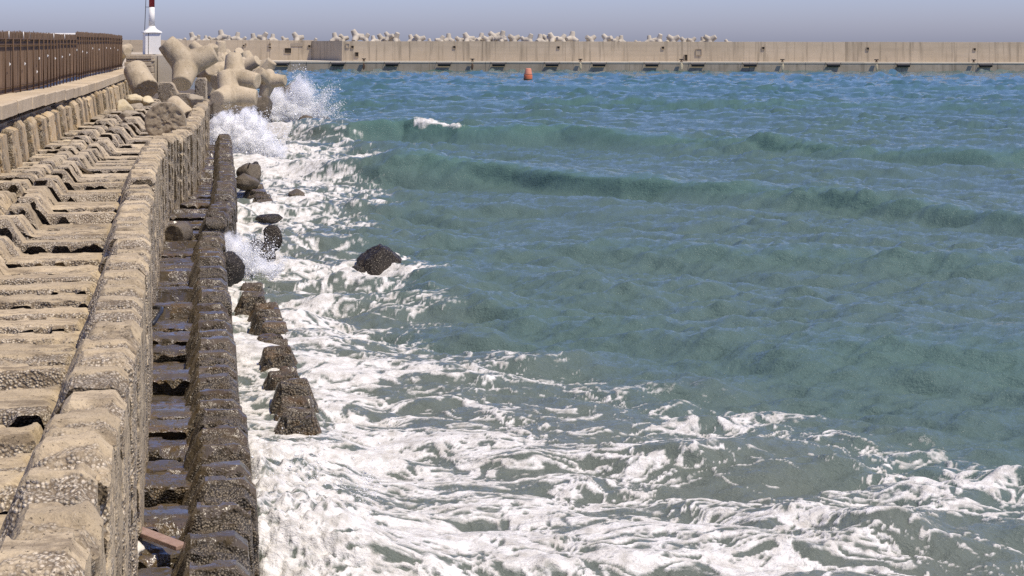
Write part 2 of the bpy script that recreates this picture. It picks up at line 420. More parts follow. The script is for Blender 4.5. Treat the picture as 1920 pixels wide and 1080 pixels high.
def slab(name, prof, L, res, amp, seed, topz, front_drop=.06, pockets=(), wear_bias=0.0, ledge=.34, chip=.045, under=0.0, crease=38, joint=None):
    """one cast block: the section prof (p, z) drawn out over length L, its edges chipped, its top worn away towards the near end"""
    P = resample(prof, res); n = len(P)
    t = np.roll(P, -1, 0) - np.roll(P, 1, 0); nn = np.stack([t[:, 1], -t[:, 0]], 1); nn /= np.linalg.norm(nn, axis=1)[:, None] + 1e-9
    area = np.sum(P[:, 0] * np.roll(P[:, 1], -1) - np.roll(P[:, 0], -1) * P[:, 1])
    if area < 0: nn = -nn
    m = max(5, int(L / res))
    s = np.concatenate([[0, .008, .024], np.linspace(.05, L - .05, m), [L - .024, L - .008, L]])
    inset = np.concatenate([[.016, .006, .001], np.zeros(m), [.001, .006, .016]])
    S = np.repeat(s[:, None], n, 1); IN = np.repeat(inset[:, None], n, 1)
    PX = np.repeat(P[None, :, 0], len(s), 0); PZ = np.repeat(P[None, :, 1], len(s), 0)
    NX = np.repeat(nn[None, :, 0], len(s), 0); NZ = np.repeat(nn[None, :, 1], len(s), 0)
    q = np.stack([PX, S, PZ], -1).reshape(-1, 3).astype(np.float32) + seed * 11.37
    nz = fbm3(q * 2.6, 3, 1).reshape(PX.shape); nf = fbm3(q * 11.0, 2, 4).reshape(PX.shape)
    endn = np.minimum(S, L - S)
    chipm = np.clip(fbm3(q * 5.0, 2, 9).reshape(PX.shape) * 2.2 + .15, 0, 1) * smoothstep(.14, 0, endn) * chip * 2
    front = smoothstep(L * (1 - ledge), L * (1 - ledge) - .07, S + nz * .12)      # 1 on the worn part, 0 on the ledge
    off = -IN - chipm + nz * amp * 1.5 + nf * amp * 1.5 * (.3 + front)
    X = PX + NX * off; Z = PZ + NZ * off
    up = smoothstep(topz - .75, topz - .1, PZ)
    Z -= up * front * front_drop * (0.75 + nz * 1.3)
    for (a, b, depth, w) in pockets:
        k = smoothstep(a - .06, a + .05, PX + nz * .15) * smoothstep(b + .06, b - .05, PX + nz * .15) * smoothstep(w + .05, w - .03, S + nz * .10)
        Z -= k * depth * (PZ > topz - .85) * (PZ > 0.4)
    wear = front * (.42 + wear_bias) + np.clip(NZ, 0, 1) * .06 + (chipm > .02) * .4 + wear_bias * .25
    Y = S - chipm * .5 * np.sign(S - L / 2)
    if under: Y = Y + under * (.75 + nz * 1.6) * smoothstep(topz - .5, topz - .75, PZ) * smoothstep(.5, 0, S)
    V = np.stack([X, Y, Z], -1).reshape(-1, 3)
    r = len(s); i0 = (np.arange(r - 1)[:, None] * n + np.arange(n)[None]).ravel(); i1 = (np.arange(r - 1)[:, None] * n + (np.arange(n)[None] + 1) % n).ravel()
    Q = np.stack([i0, i1, i1 + n, i0 + n], 1)
    if area < 0: Q = Q[:, ::-1]
    e0 = list(range(n)); e1 = [(r - 1) * n + k for k in range(n)]
    ex = [e0[::-1], e1] if area > 0 else [e0, e1[::-1]]
    me = mesh_np(name, V, Q, True, {"wear": wear.ravel()}, extra=ex, crease=crease)
    if joint:                                     # both end faces of the block take a second, darker material
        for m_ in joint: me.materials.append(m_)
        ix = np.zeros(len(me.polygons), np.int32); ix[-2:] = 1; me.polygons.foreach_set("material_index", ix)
    return me

def lod(Y, a=1.0):
    return a * float(np.clip(Y * .0022, .022, .11))

PITCH = .65
def row(Y0, Y1):
    k = 0; Y = Y0
    while Y < Y1:
        yield k, Y; Y += PITCH; k += 1

profB = [(-.62, 2.1), (-.60, 2.55), (-.47, 2.85), (-.42, 2.9), (-.09, 2.9), (0, 2.81), (.0, 1.6), (.0, .4), (-.62, .4)]
for k, Y in row(6.4, 66.0):
    r = random.Random(100 + k)
    L = PITCH * CA ** 0 - r.uniform(.015, .05)
    hz = r.uniform(-.03, .03) + (.16 * float(smoothstep(26.3, 26.6, Y) * smoothstep(42, 33, Y))) + r.uniform(-.035, .035) + (r.random() < .12) * r.uniform(-.12, .08)
    w = r.uniform(-.03, .03)
    prof = [(p - (w if p < -.3 else 0), z) for p, z in profB]
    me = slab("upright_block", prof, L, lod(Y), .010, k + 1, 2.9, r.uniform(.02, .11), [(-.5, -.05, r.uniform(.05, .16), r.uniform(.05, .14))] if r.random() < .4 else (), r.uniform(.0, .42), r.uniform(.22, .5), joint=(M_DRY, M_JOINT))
    o = obj("upright_block", me, M_DRY, None, shore(uB(Y) + .03 + r.uniform(-.035, .035), Y, hz), ANG + R(r.uniform(-1.0, 1.0)))
    o.rotation_euler[0] = R(r.uniform(-1.2, 1.2)); o.rotation_euler[1] = R(-.7 + r.uniform(-.7, .7))
    tag(o, "tan upright block, %s from the near end of the tall inner wall" % ordinal(k + 1), "concrete block", "upright blocks of the inner wall")

profC = [(-.70, .5), (-.67, .93), (-.52, 1.25), (-.48, 1.3), (-.11, 1.3), (0, 1.2), (.05, .4), (.10, -.9), (-.70, -.9)]
for k, Y in row(10.1, 63.5):
    r = random.Random(500 + k)
    L = PITCH - r.uniform(.05, .13)
    hz = r.uniform(-.065, .055) + (.10 if Y > 33 else 0) - (.35 if 31.6 < Y < 33.2 else 0)
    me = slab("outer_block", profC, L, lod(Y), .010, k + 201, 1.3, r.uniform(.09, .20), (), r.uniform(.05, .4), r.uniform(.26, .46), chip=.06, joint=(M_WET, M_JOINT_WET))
    o = obj("outer_block", me, M_WET, None, shore(uC(Y) + r.uniform(-.03, .03), Y, hz), ANG + R(r.uniform(-1.5, 1.5)))
    o.rotation_euler[0] = R(r.uniform(-2.0, 1.2)); o.rotation_euler[1] = R(r.uniform(-1, 1.5))
    tag(o, "dark wet ledged block, %s from the near end of the outer row beside the surf" % ordinal(k + 1), "concrete block", "wet outer blocks beside the surf")

for k, Y in row(10.6, 63.5):
    r = random.Random(900 + k)
    L = PITCH - r.uniform(.02, .06)
    a, b = uB(Y), uC(Y) - .63
    wd = b - a + .16
    prof = [(-.06, .35), (-.06, 1.0), (wd, .98), (wd, .35)]
    pk = []
    if r.random() < .35: pk.append((-.2, wd * r.uniform(.5, 1.2), r.uniform(.16, .40), r.uniform(.12, .30)))
    if r.random() < .3: pk.append((wd * .3, wd + .3, r.uniform(.08, .2), r.uniform(.06, .16)))
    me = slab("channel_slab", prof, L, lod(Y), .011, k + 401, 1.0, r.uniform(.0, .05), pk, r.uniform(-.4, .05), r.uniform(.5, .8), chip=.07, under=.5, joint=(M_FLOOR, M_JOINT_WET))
    o = obj("channel_slab", me, M_FLOOR, None, shore(a, Y, r.choice((-.13, -.06, 0, .06)) + r.uniform(-.02, .02)), ANG + R(r.uniform(-1, 1)))
    o.rotation_euler[0] = R(r.uniform(-2.5, 2.0))
    tag(o, "wet brown slab, %s from the near end of the low channel floor" % ordinal(k + 1), "concrete slab", "wet slabs of the channel floor")

profA = [(-5.0, 2.0), (-5.0, 2.42), (-4.28, 2.42), (-4.02, 2.77), (-3.97, 2.80), (-3.66, 2.80), (-3.61, 2.77), (-3.42, 2.55), (-3.36, 2.55),
         (-3.16, 2.82), (-3.11, 2.87), (-2.81, 2.87), (-2.76, 2.84), (-2.52, 2.54), (-1.16, 2.54), (-1.13, 2.0)]
for k, Y in row(8.3, 66.0):
    r = random.Random(1300 + k)
    L = PITCH - r.uniform(.03, .09)
    d = uB(Y) + .67; jr = r.uniform(-.06, .05); hr = r.uniform(-.06, .05)
    prof = [(p + d * float(smoothstep(-4.4, -1.6, p)) + jr * (-3.5 < p < -2.4), z + hr * (-4.1 < p < -2.7)) for p, z in profA]
    if Y < 20: prof = [(max(p, -3.75), z) if p > -4.0 else (-3.75 + .001 * i, 2.0 + (.42 if i else 0)) for i, (p, z) in enumerate(prof)]; prof = [q for i, q in enumerate(prof) if i not in (2, 3)]
    pk = [(-1.27 + d, -1.0 + d, r.uniform(.04, .2), 2)]
    for _ in range(r.choice((0, 0, 0, 1))):
        a = r.uniform(-2.5, -1.9) + d; pk.append((a, min(a + r.uniform(.5, 1.2), -1.2 + d), r.uniform(.14, .36), r.uniform(.09, .25)))
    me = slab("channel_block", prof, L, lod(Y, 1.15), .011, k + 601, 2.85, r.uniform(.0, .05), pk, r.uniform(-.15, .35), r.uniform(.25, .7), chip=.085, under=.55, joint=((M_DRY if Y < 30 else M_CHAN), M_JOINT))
    wet = 22 < Y < 36
    o = obj("channel_block", me, M_DRY if Y < 30 else M_CHAN, None, shore(0, Y, r.choice((-.09, -.05, -.01, .03, .06)) * (.7 if Y < 20 else 1) + r.uniform(-.02, .02)), ANG + R(r.uniform(-.5, .5)))
    o.rotation_euler[0] = R(r.uniform(-1.6, 1.4))
    tag(o, "tan ridged block with eroded flat floor, %s from the near end of the terrace" % ordinal(k + 1), "concrete block", "ridged blocks of the upper terrace")

# trapezoid blocks standing in the surf
profD = [(-.62, -1.0), (-.36, .05), (-.21, .44), (-.17, .46), (.17, .46), (.21, .44), (.36, .05), (.62, -1.0)]
surf = [(566, 785, -.14), (564, 758, .06), (558, 737, -.10), (557, 703, .08), (543, 686, -.02), (530, 645, .10), (522, 634, -.05), (517, 620, .02), (517, 602, .0), (513, 590, .03), (510, 576, .06), (504, 564, .0),
        (479, 542, .02), (475, 528, -.1), (501, 373, .0), (494, 363, .04), (487, 353, .03), (480, 344, .06)]
for k, (px, py, dz) in enumerate(surf):
    r = random.Random(1700 + k)
    Y = F * (H - .5 - dz) / (py - HZ); p = at(px, py, Y)
    far = py < 400
    me = slab("surf_block", [(a * (1.15 if far else 1.0) , z) for a, z in profD], .42 if not far else .8, lod(Y), .012, k + 801, .46, r.uniform(.05, .16), (), r.uniform(0, .3), r.uniform(.2, .4), chip=.08)
    o = obj("surf_block", me, M_SEA_BLOCK, None, (p.x, Y - .3, dz), ANG + R(r.uniform(-6, 6)))
    o.rotation_euler[0] = R(r.uniform(-5, 4)); o.rotation_euler[1] = R(r.uniform(-4, 5))
    if far: lab = "small far brown block in the surf, %s from the far end of its row" % ordinal(4 - (k - 14))
    else: lab = "barnacled dark trapezoid block in the surf, %s from the near end of its row" % ordinal(k + 1)
    tag(o, lab, "concrete block", "trapezoid blocks standing in the surf")

# ------------------------------------------------------------------ parapet wall with its buttresses and the fence on it
wall = empty("sea_wall", shore(-6, 20, 0))
tag(wall, "tan concrete sea wall with vertical buttresses under a stained flat cap, below the rusty fence", "wall")
def wall_part(name, me, mat, label=None):
    o = obj(name, me, mat); o.parent = wall; o.matrix_parent_inverse = wall.matrix_basis.inverted() if False else Matrix.Translation(-wall.location)
    return o
ys = list(np.arange(24, 96, 3.0))
capj = [random.uniform(-.02, .02) for _ in ys]
V = []
wall_part("wall_face", strip_mesh("wall_face", [(-6.0, 1.0), (-6.0, 3.42), (-5.55, 3.42), (-5.5, 1.0)], ys), M_BUTT)
for i in range(24):                                   # the cap in lengths with open joints
    y0 = 24 + i * 2.95
    pr = [(-6.5, 3.43), (-6.5, 3.80), (-5.22, 3.80), (-5.17, 3.76), (-5.17, 3.43)]
    V2 = slab("cap", [(p, z) for p, z in pr], 2.92 / CA, .14, .008, 1000 + i, 3.8, .0, (), 0, .9, chip=.03, crease=25)
    c = obj("cap", V2, M_CAP, None); c.rotation_euler = (0, 0, ANG); c.location = shore(0, y0 + .25, random.uniform(-.015, .015) + .19 * float(smoothstep(62, 36, y0))) - wall.location; c.parent = wall
for i in range(33):
    r = random.Random(2000 + i)
    y0 = 29 + i * 1.97
    wd = r.uniform(1.25, 1.6)
    pr = [(-5.6, 1.9), (-5.6, 3.40), (-5.20, 3.42 - r.uniform(0, .15)), (-5.08, 3.25), (-4.92, 2.0)]
    me = slab("buttress", pr, wd, .07, .014, 1100 + i, 3.4, r.uniform(0, .06), (), r.uniform(-.1, .35), .5, chip=.045, crease=30)
    c = obj("buttress", me, M_BUTT, None); c.rotation_euler = (0, 0, ANG); c.location = shore(r.uniform(-.08, .06), y0, r.uniform(-.03, .03)) - wall.location; c.parent = wall

fence = empty("fence", shore(-6.4, 40, 3.8), ANG)
tag(fence, "long rust brown metal sheet fence with double rails and a ragged fringe along the promenade", "fence")
UF = -6.4
def fz(Y):      # base heights of the bottom and top rails
    if Y < 57.6: return 4.10, 5.60, 5.82
    if Y < 65: return 4.13, 5.62, 5.82
    return 4.08, float(np.interp(Y, [65, 80, 94], [5.76, 5.78, 5.74])), float(np.interp(Y, [65, 80, 94], [5.97, 5.98, 5.92]))
Finv = (Matrix.Translation(fence.location) @ Matrix.Rotation(ANG, 4, 'Z')).inverted()
def fpart(name, me, mat, parent=None):
    me.transform(Finv); o = obj(name, me, mat, parent or fence); return o
def uf(Y): return UF + .10 * math.sin(Y * .16) + .05 * math.sin(Y * .41)
for (y0, y1) in ((34, 57.6), (57.6, 65), (65, 93.6)):
    # corrugated sheets
    y = y0; V = []; T = []; rs = random.Random(int(y0)); tone = 1.0; nxt = y0
    rows_ = []
    while y < y1 + .001:
        if y >= nxt: tone = rs.uniform(.78, 1.15); nxt = y + rs.choice((.55, .62, .7))
        rows_.append((y, .02 * math.sin(y * 41.0), tone)); y += .035
    nz_ = 3
    for (y, d, tn) in rows_:
        b, tp, fr = fz(min(max(y, y0 + .01), y1 - .01))
        for j in range(nz_):
            z = b - .12 + (tp - b + .12) * j / (nz_ - 1); V.append(tuple(shore(uf(y) + d, y, z))); T.append(tn)
    Q = [(i * nz_ + j, (i + 1) * nz_ + j, (i + 1) * nz_ + j + 1, i * nz_ + j + 1) for i in range(len(rows_) - 1) for j in range(nz_ - 1)]
    me = mesh_np("sheet_panel", V, Q, False, {"tone": T}); p_ = fpart("sheet_panel", me, M_FENCE)
    sm = p_.modifiers.new("thickness", 'SOLIDIFY'); sm.thickness = .012
    # ragged fringe of reeds above the top rail
    V = []; Q = []; T = []; y = y0
    while y < y1:
        b, tp, fr = fz(min(max(y, y0 + .01), y1 - .01)); h = fr + rs.gauss(0, .022); wv = rs.uniform(.02, .05); d = rs.uniform(-.03, .03)
        n0 = len(V)
        for (yy, uu, zz) in ((y, d, tp - .05), (y + wv, d + .01, tp - .05), (y + wv * .9, d + .015, h), (y + wv * .2, d + .005, h - rs.uniform(0, .03))): V.append(tuple(shore(uf(yy) + uu, yy, zz))); T.append(rs.uniform(.7, 1.2))
        Q.append((n0, n0 + 1, n0 + 2, n0 + 3)); y += wv * .8
    me = mesh_np("fringe", V, Q, False, {"tone": T}); p_ = fpart("fringe", me, M_FENCE); sm = p_.modifiers.new("thickness", 'SOLIDIFY'); sm.thickness = .01
    for (dz, which) in ((.0, 1), (-.17, 1), (.06, 0), (-.12, 0)):
        pts = []
        for y in np.arange(y0 + .02, y1 - .02, 1.0):
            b, tp, fr = fz(y); pts.append(shore(uf(y) + .06, y, (tp if which else b) + dz))
        yl = y1 - .02; b, tp, fr = fz(yl); pts.append(shore(uf(yl) + .06, yl, (tp if which else b) + dz))
        fpart("rail", tube_mesh("rail", pts, .025, 6), M_RUST)
y = 34.5; k = 0
while y < 93.8:
    b, tp, fr = fz(y)
    q = shore(uf(y) + .095, y, 0)
    fpart("post", tube_mesh("post", [(q.x, q.y, 3.74), (q.x, q.y, tp + .02)], .024, 6), M_RUST)
    k += 1; y += 1.35
for (px, py) in ((17, 122), (41, 121), (65, 111), (61, 136), (83, 106), (102, 111), (118, 108), (132, 104), (145, 95), (157, 98), (167, 100), (178, 92), (187, 94), (197, 91), (204, 92), (212, 91), (219, 95)):
    Y = 6.3 * F / (410 - px); q = at(px, py, Y); u = uf(Y) + .115; q = shore(u, Y, q.z); s = .055
    me = mesh_np("clip", [(q.x, q.y - s, q.z + s), (q.x, q.y - s, q.z - s), (q.x, q.y + s * 1.6, q.z), (q.x + .02, q.y, q.z)], [(0, 1, 3), (1, 2, 3), (2, 0, 3), (0, 2, 1)], False)
    fpart("clip", me, M_WHITE)
for px in (17, 40, 100, 124):
    Y = 6.3 * F / (410 - px); b, tp, fr = fz(Y); q = shore(uf(Y) + .08, Y, 0)
    fpart("white_tie", tube_mesh("white_tie", [(q.x, q.y, tp), (q.x, q.y, fr + .02)], .014, 6), M_WHITE)
tag(obj("low_building", box_mesh("low_building", -2.5, 2.8, 0, 4, 3.74, 6.05, .05), M_WHITE, None, (-28.5, 85, 0)), "long white building whose flat top edge shows above the brown fence", "building")

# ------------------------------------------------------------------ harbour beacon on its plinth
BY = 95.0
def bx(px): return (px - 960) * BY / F
def bz(py): return H - (py - HZ) * BY / F
bc = bx(284.5)
beacon = empty("harbour_beacon", (bc, BY, bz(103)), R(24))
tag(beacon, "small white harbour beacon with a square base, flared cap and a red upper column", "beacon")
hb = bz(62) - bz(103)
obj("base", box_mesh("base", -.50, .50, -.50, .50, 0, hb, .012), M_WHITE, beacon)
bm = bmesh.new()
lv = [(.60, hb - .03), (.60, hb + .05), (.46, hb + .13), (.34, hb + .21), (.26, hb + .31), (.21, hb + .42)]
rings = []
for i, (r_, z) in enumerate(lv):
    ring = []
    for k in range(24):
        w = 2 * math.pi * (k + .5) / 24; c, s_ = math.cos(w), math.sin(w)
        m_ = max(abs(c), abs(s_)); q = i / 5; f_ = (1 - q) / m_ + q
        ring.append(bm.verts.new((r_ * c * f_, r_ * s_ * f_, z)))
    rings.append(ring)
for a, b in zip(rings, rings[1:]):
    for k in range(24): bm.faces.new((a[k], a[(k + 1) % 24], b[(k + 1) % 24], b[k]))
bm.faces.new(rings[0][::-1]); bm.faces.new(rings[-1])
obj("cap", bm_mesh("cap", bm), M_WHITE, beacon)
zr = bz(14.5) - bz(103)
obj("column", lathe_mesh("column", [(.200, hb + .40), (.180, zr)]), M_WHITE, beacon)
obj("red_column", lathe_mesh("red_column", [(.183, zr), (.172, zr + 2.2)]), M_RED, beacon)
obj("lantern", lathe_mesh("lantern", [(.30, zr + 2.2), (.30, zr + 2.26), (.14, zr + 2.28), (.14, zr + 2.6), (.17, zr + 2.62), (.02, zr + 2.78)]), M_RED, beacon)
lad = obj("ladder", tube_mesh("ladder", [(-.48, -.10, hb + .05), (-.34, -.10, zr + 2.1)], .022, 6), M_DARKMETAL, beacon)
obj("bracket", tube_mesh("bracket", [(-.40, -.10, zr), (-.17, -.02, zr)], .018, 6), M_DARKMETAL, lad)
obj("conduit", tube_mesh("conduit", [(-.30, -.515, .02), (-.30, -.515, hb - .04)], .014, 6), M_DARKMETAL, beacon)

def layered(name, w, d, layers, seed):
    bm = bmesh.new(); r = random.Random(seed); z = layers[0]
    for z1 in layers[1:]:
        a = r.uniform(-.06, .06); b = r.uniform(-.05, .05)
        box_bm(bm, -w / 2 + a, w / 2 + b, -d / 2 + r.uniform(-.06, .04), d / 2, z + .004, z1 - .03, .03)
        box_bm(bm, -w / 2 + .06, w / 2 - .06, -d / 2 + .08, d / 2 - .02, z1 - .04, z1 + .01)
        z = z1
    me = bm_mesh(name, bm)
    return me
zt = bz(103.5)
me = layered("plinth", 1.72, 1.7, [2.2, 2.75, 3.15, 3.55, 3.95, zt - .45, zt - .28, zt], 4)
tag(obj("plinth", me, M_PLINTH, None, (bx(268), BY - .5, 0), R(4)), "weathered layered concrete plinth with eroded courses beneath the white beacon", "plinth")
tag(obj("pedestal", box_mesh("pedestal", -.75, .75, -.6, .8, 2.2, zt - .02, .03), M_QUAYTOP, None, (bx(304), BY + .2, 0), R(4)), "pale smooth concrete pedestal right of the layered plinth, behind the huge tetrapod", "pedestal")
tag(obj("iron_pole", tube_mesh("iron_pole", [(0, 0, 2.2), (0, 0, zt - .1)], .035, 8), M_DARKMETAL, None, (bx(299.5), BY - .62, 0)), "thin dark iron pole standing against the pale pedestal under the beacon", "pole")

# ------------------------------------------------------------------ tetrapods
TDIR = [Vector(v).normalized() for v in ((0, 0, 1), (math.sqrt(8 / 9), 0, -1 / 3), (-math.sqrt(2 / 9), math.sqrt(2 / 3), -1 / 3), (-math.sqrt(2 / 9), -math.sqrt(2 / 3), -1 / 3))]
def frozen(tmp, name):
    dg = bpy.context.evaluated_depsgraph_get(); me = bpy.data.meshes.new_from_object(tmp.evaluated_get(dg)); me.name = name
    old = tmp.data; bpy.data.objects.remove(tmp); bpy.data.meshes.remove(old); return me
def leg_bm(bm, d, r0, r1, L, n=32):
    a = d.orthogonal().normalized(); b = d.cross(a); rings = []
    for (t, r_) in ((-.25, r0 * .9), (0, r0), (L * .5, (r0 + r1) / 2), (L - .03, r1), (L, r1 - .03)):
        rings.append([bm.verts.new(d * t + (a * math.cos(2 * math.pi * k / n) + b * math.sin(2 * math.pi * k / n)) * r_) for k in range(n)])
    for p, q in zip(rings, rings[1:]):
        for k in range(n): bm.faces.new((p[k], p[(k + 1) % n], q[(k + 1) % n], q[k]))
    bm.faces.new(rings[0][::-1]); bm.faces.new(rings[-1])
def tetrapod_mesh(name, voxel, it):
    bm = bmesh.new()
    for d in TDIR: leg_bm(bm, d, .46, .315, 1.0)
    bmesh.ops.create_icosphere(bm, subdivisions=3, radius=.50)
    me = bm_mesh(name, bm); tmp = link(bpy.data.objects.new("tmp", me))
    m = tmp.modifiers.new("r", 'REMESH'); m.mode = 'VOXEL'; m.voxel_size = voxel
    m = tmp.modifiers.new("s", 'SMOOTH'); m.factor = .5; m.iterations = it
    me = frozen(tmp, name); me.polygons.foreach_set("use_smooth", np.full(len(me.polygons), True)); return me
T_NEAR = tetrapod_mesh("tetrapod", .028, 7); T_NEAR.materials.append(M_TETRA)
T_FAR = tetrapod_mesh("tetrapod_far", .055, 2); T_FAR.materials.append(M_TETRA_FAR)

def fit(dirs):
    """the rotation that turns the first legs of the tetrapod towards dirs"""
    B = np.array([Vector(d).normalized() for d in dirs]); best = None
    for order in ((0, 1, 2), (1, 0, 2)):
        A = np.array([TDIR[i] for i in order[:len(dirs)]])
        U, S, Vt = np.linalg.svd(A.T @ B); d = np.sign(np.linalg.det(Vt.T @ U.T)); Rm = Vt.T @ np.diag([1, 1, d]) @ U.T
        err = np.sum((A @ Rm.T - B) ** 2)
        if best is None or err < best[0]: best = (err, Rm)
    Rm = best[1]
    return Matrix(Rm.tolist())
def tetra(me, loc, rot, L, label, group):
    o = obj("tetrapod", me, None, None, loc); o.rotation_mode = 'QUATERNION'; o.rotation_quaternion = rot.to_quaternion() if isinstance(rot, Matrix) else rot
    o.scale = (L, L, L); return tag(o, label, "tetrapod", group)
G1 = "tetrapods heaped at the end of the terrace"
tetra(T_NEAR, at(350, 122, 76), fit([(-.78, -.15, .60), (.80, .25, .25), (-.12, -.75, -.68)]), 1.62, "largest tan tetrapod, one leg pointing up to the beacon and one towards the viewer", G1)
tetra(T_NEAR, at(441, 148, 80), fit([(-.22, .35, .90), (.90, -.30, -.15), (-.62, -.72, -.10)]), 1.42, "big tetrapod right of the largest one, a stubby leg pointing right towards the surf", G1)
tetra(T_NEAR, at(432, 181, 73), fit([(-.35, -.92, -.12), (.88, -.05, -.36), (-.55, .35, .70)]), 1.34, "low tetrapod with a round leg end facing the viewer just above the tall spray", G1)
heap = [(412, 106, 96, 1.0, "tetrapod with an upright stub leg behind the largest tetrapod"), (394, 116, 90, 1.1, "tetrapod peeping out right behind the largest tetrapod"),
        (431, 114, 104, 1.0, "small tetrapod with a pale round leg end, topmost left of the far heap"), (446, 112, 107, 1.0, "small tetrapod with a pale round leg end, topmost right of the far heap"),
        (457, 127, 101, 1.2, "tetrapod in the middle of the far heap, above the stubby legged one"), (470, 126, 110, 1.25, "tetrapod near the seaward shoulder of the far heap"),
        (483, 134, 105, 1.25, "round tetrapod near the waterline end of the far heap"), (494, 142, 99, 1.15, "lowest seaward tetrapod of the heap, wet beside the spray"),
        (424, 133, 94, 1.2, "tetrapod wedged between the largest tetrapod and the far heap"), (393, 140, 88, 1.3, "shaded tetrapod filling the gap behind the largest one"),
        (505, 152, 92, 1.1, "half soaked tetrapod inside the farther spray plume"), (378, 101, 112, 1.1, "far tetrapod seen over the saddle of the largest tetrapod")]
dirs_h = [[(.1, .0, 1), (-.5, -.8, -.3)], [(.3, -.3, .85), (-.9, 0, -.2)], [(-.2, -.75, .62), (.8, .1, -.2)], [(.25, -.7, .65), (-.8, -.1, -.3)], [(-.55, -.7, .3), (.7, -.3, .4)], [(.3, -.85, .3), (-.3, .1, .9)],
          [(-.4, -.8, .1), (.7, -.1, .5)], [(-.5, -.85, -.1), (.5, -.1, .8)], [(-.3, -.5, .8), (.8, -.4, -.2)], [(.2, -.9, .3), (-.8, .1, .4)], [(-.3, -.7, .5), (.8, -.3, .1)], [(-.6, 0, .6), (.8, -.1, .4)]]
for (px, py, Y, L, lab), dd in zip(heap, dirs_h): tetra(T_NEAR, at(px, py, Y), fit(dd), L, lab, G1)
tetra(T_NEAR, at(226, 99, 112), fit([(.6, -.75, .1), (-.7, -.3, .6)]), 1.15, "shaded tetrapod leg at the end of the brown fence, left of the beacon", G1)
# mound that carries the heap
def mound(name, cx, cy, rx, ry, top, mat, seed, n=60):
    V = []; Q = []
    g = np.linspace(-1, 1, n); X, Y = np.meshgrid(g, g); r = np.sqrt(X ** 2 + Y ** 2)
    Z = top * (1 - smoothstep(.35, 1.0, r)) * 1.0 - .8 * smoothstep(.8, 1, r) + fbm2(X * 5, Y * 5, 3, seed) * .7 * (1 - smoothstep(.8, 1, r))
    V = np.stack([cx + X * rx, cy + Y * ry, Z], -1).reshape(-1, 3); i = (np.arange(n - 1)[:, None] * n + np.arange(n - 1)).ravel()
    return mesh_np(name, V, np.stack([i, i + 1, i + n + 1, i + n], 1), False)
tag(obj("rubble_mound", mound("rubble_mound", -20.6, 94, 5.4, 27, 2.2, M_ROCK2, 3), M_ROCK2), kind="structure")

# broken tetrapod legs
def stub_mesh(name, r0, r1, L, rough, seed, n=72, m=16):
    V = []; Q = []
    prof = [(r0 * .55, 0, 1), (r0 * .62, 0, 1), (r0 * .70, 0, 1), (r0 * .78, 0, 1), (r0 * .86, 0, 1), (r0 * .92, 0, 1), (r0 * .97, .02, .6)] + [(r0 + (r1 - r0) * t, .05 + (L - .1) * t, 0) for t in np.linspace(0, 1, m)] + [(r1 * .95, L, 0), (r1 * .5, L, 0)]
    V.append((0, 0, 0)); 
    for (r_, z, e) in [(r0 * q_, 0, 1) for q_ in (.05, .1, .16, .22, .28, .34, .4, .46, .5)] + prof:
        for k in range(n): w = 2 * math.pi * k / n; V.append((r_ * math.cos(w), r_ * math.sin(w), z))
    V = np.array(V, np.float32); nr = (len(V) - 1) // n
    d = fbm3(V * 7.0 + seed, 4, seed); flat = 1 - smoothstep(.0, .12, V[:, 2])
    V[:, 2] += flat * (d * rough + np.abs(fbm3(V * 3.1 + 9, 2, 3)) * rough * .5); V[:, :2] *= (1 + d * .03 + flat * d * rough * .5)[:, None]
    for i in range(nr - 1):
        for k in range(n): k2 = (k + 1) % n; Q.append((1 + i * n + k, 1 + (i + 1) * n + k, 1 + (i + 1) * n + k2, 1 + i * n + k2))
    ex = [[0, 1 + k, 1 + (k + 1) % n] for k in range(n)] + [[1 + (nr - 1) * n + k for k in range(n)]]
    return mesh_np(name, V, Q, True, extra=[e[::-1] for e in ex[:-1]] + ex[-1:])
def stub(px, py, Y, axis, r0, r1, L, rough, mat, mat2, label, seed):
    """axis points from the broken end into the leg"""
    me = stub_mesh("broken_tetrapod_leg", r0, r1, L, rough, seed); me.materials.append(mat)
    if mat2 is not None:
        me.materials.append(mat2); n = len(me.polygons); zc = np.empty(n * 3, np.float32); me.polygons.foreach_get("center", zc); zc = zc.reshape(-1, 3)
        me.polygons.foreach_set("material_index", (zc[:, 2] < .03 + 0 * zc[:, 0]).astype(np.int32) * (np.hypot(zc[:, 0], zc[:, 1]) < r0 * .97))
    o = obj("broken_tetrapod_leg", me, None, None, at(px, py, Y)); o.rotation_mode = 'QUATERNION'; o.rotation_quaternion = Vector(axis).to_track_quat('Z', 'Y')
    return tag(o, label, "tetrapod leg", "broken tetrapod legs on the terrace")
stub(310, 229, 45, (-.16, .93, -.12), .63, .60, 1.0, .11, M_GREYROCK, M_FRACTURE, "big round broken tetrapod leg, its rough fractured disc facing the viewer on the terrace", 3)
stub(274, 171, 62, (-.50, .62, .62), .58, .50, 1.5, .07, M_TETRA, M_FRACTURE, "smooth grey broken tetrapod leg leaning against the layered plinth, dark hollow end down", 5)
stub(354, 222, 56, (-.62, .55, .45), .34, .32, 1.2, .03, M_TETRA, M_FRACTURE, "slim grey broken tetrapod leg lying behind the big round disc", 8)
stub(326, 444, 32.6, (.30, .90, .10), .26, .25, .45, .02, M_ROCK2, M_ROCK2, "dark wet round leg stub stuck in the low channel between the block rows", 11)

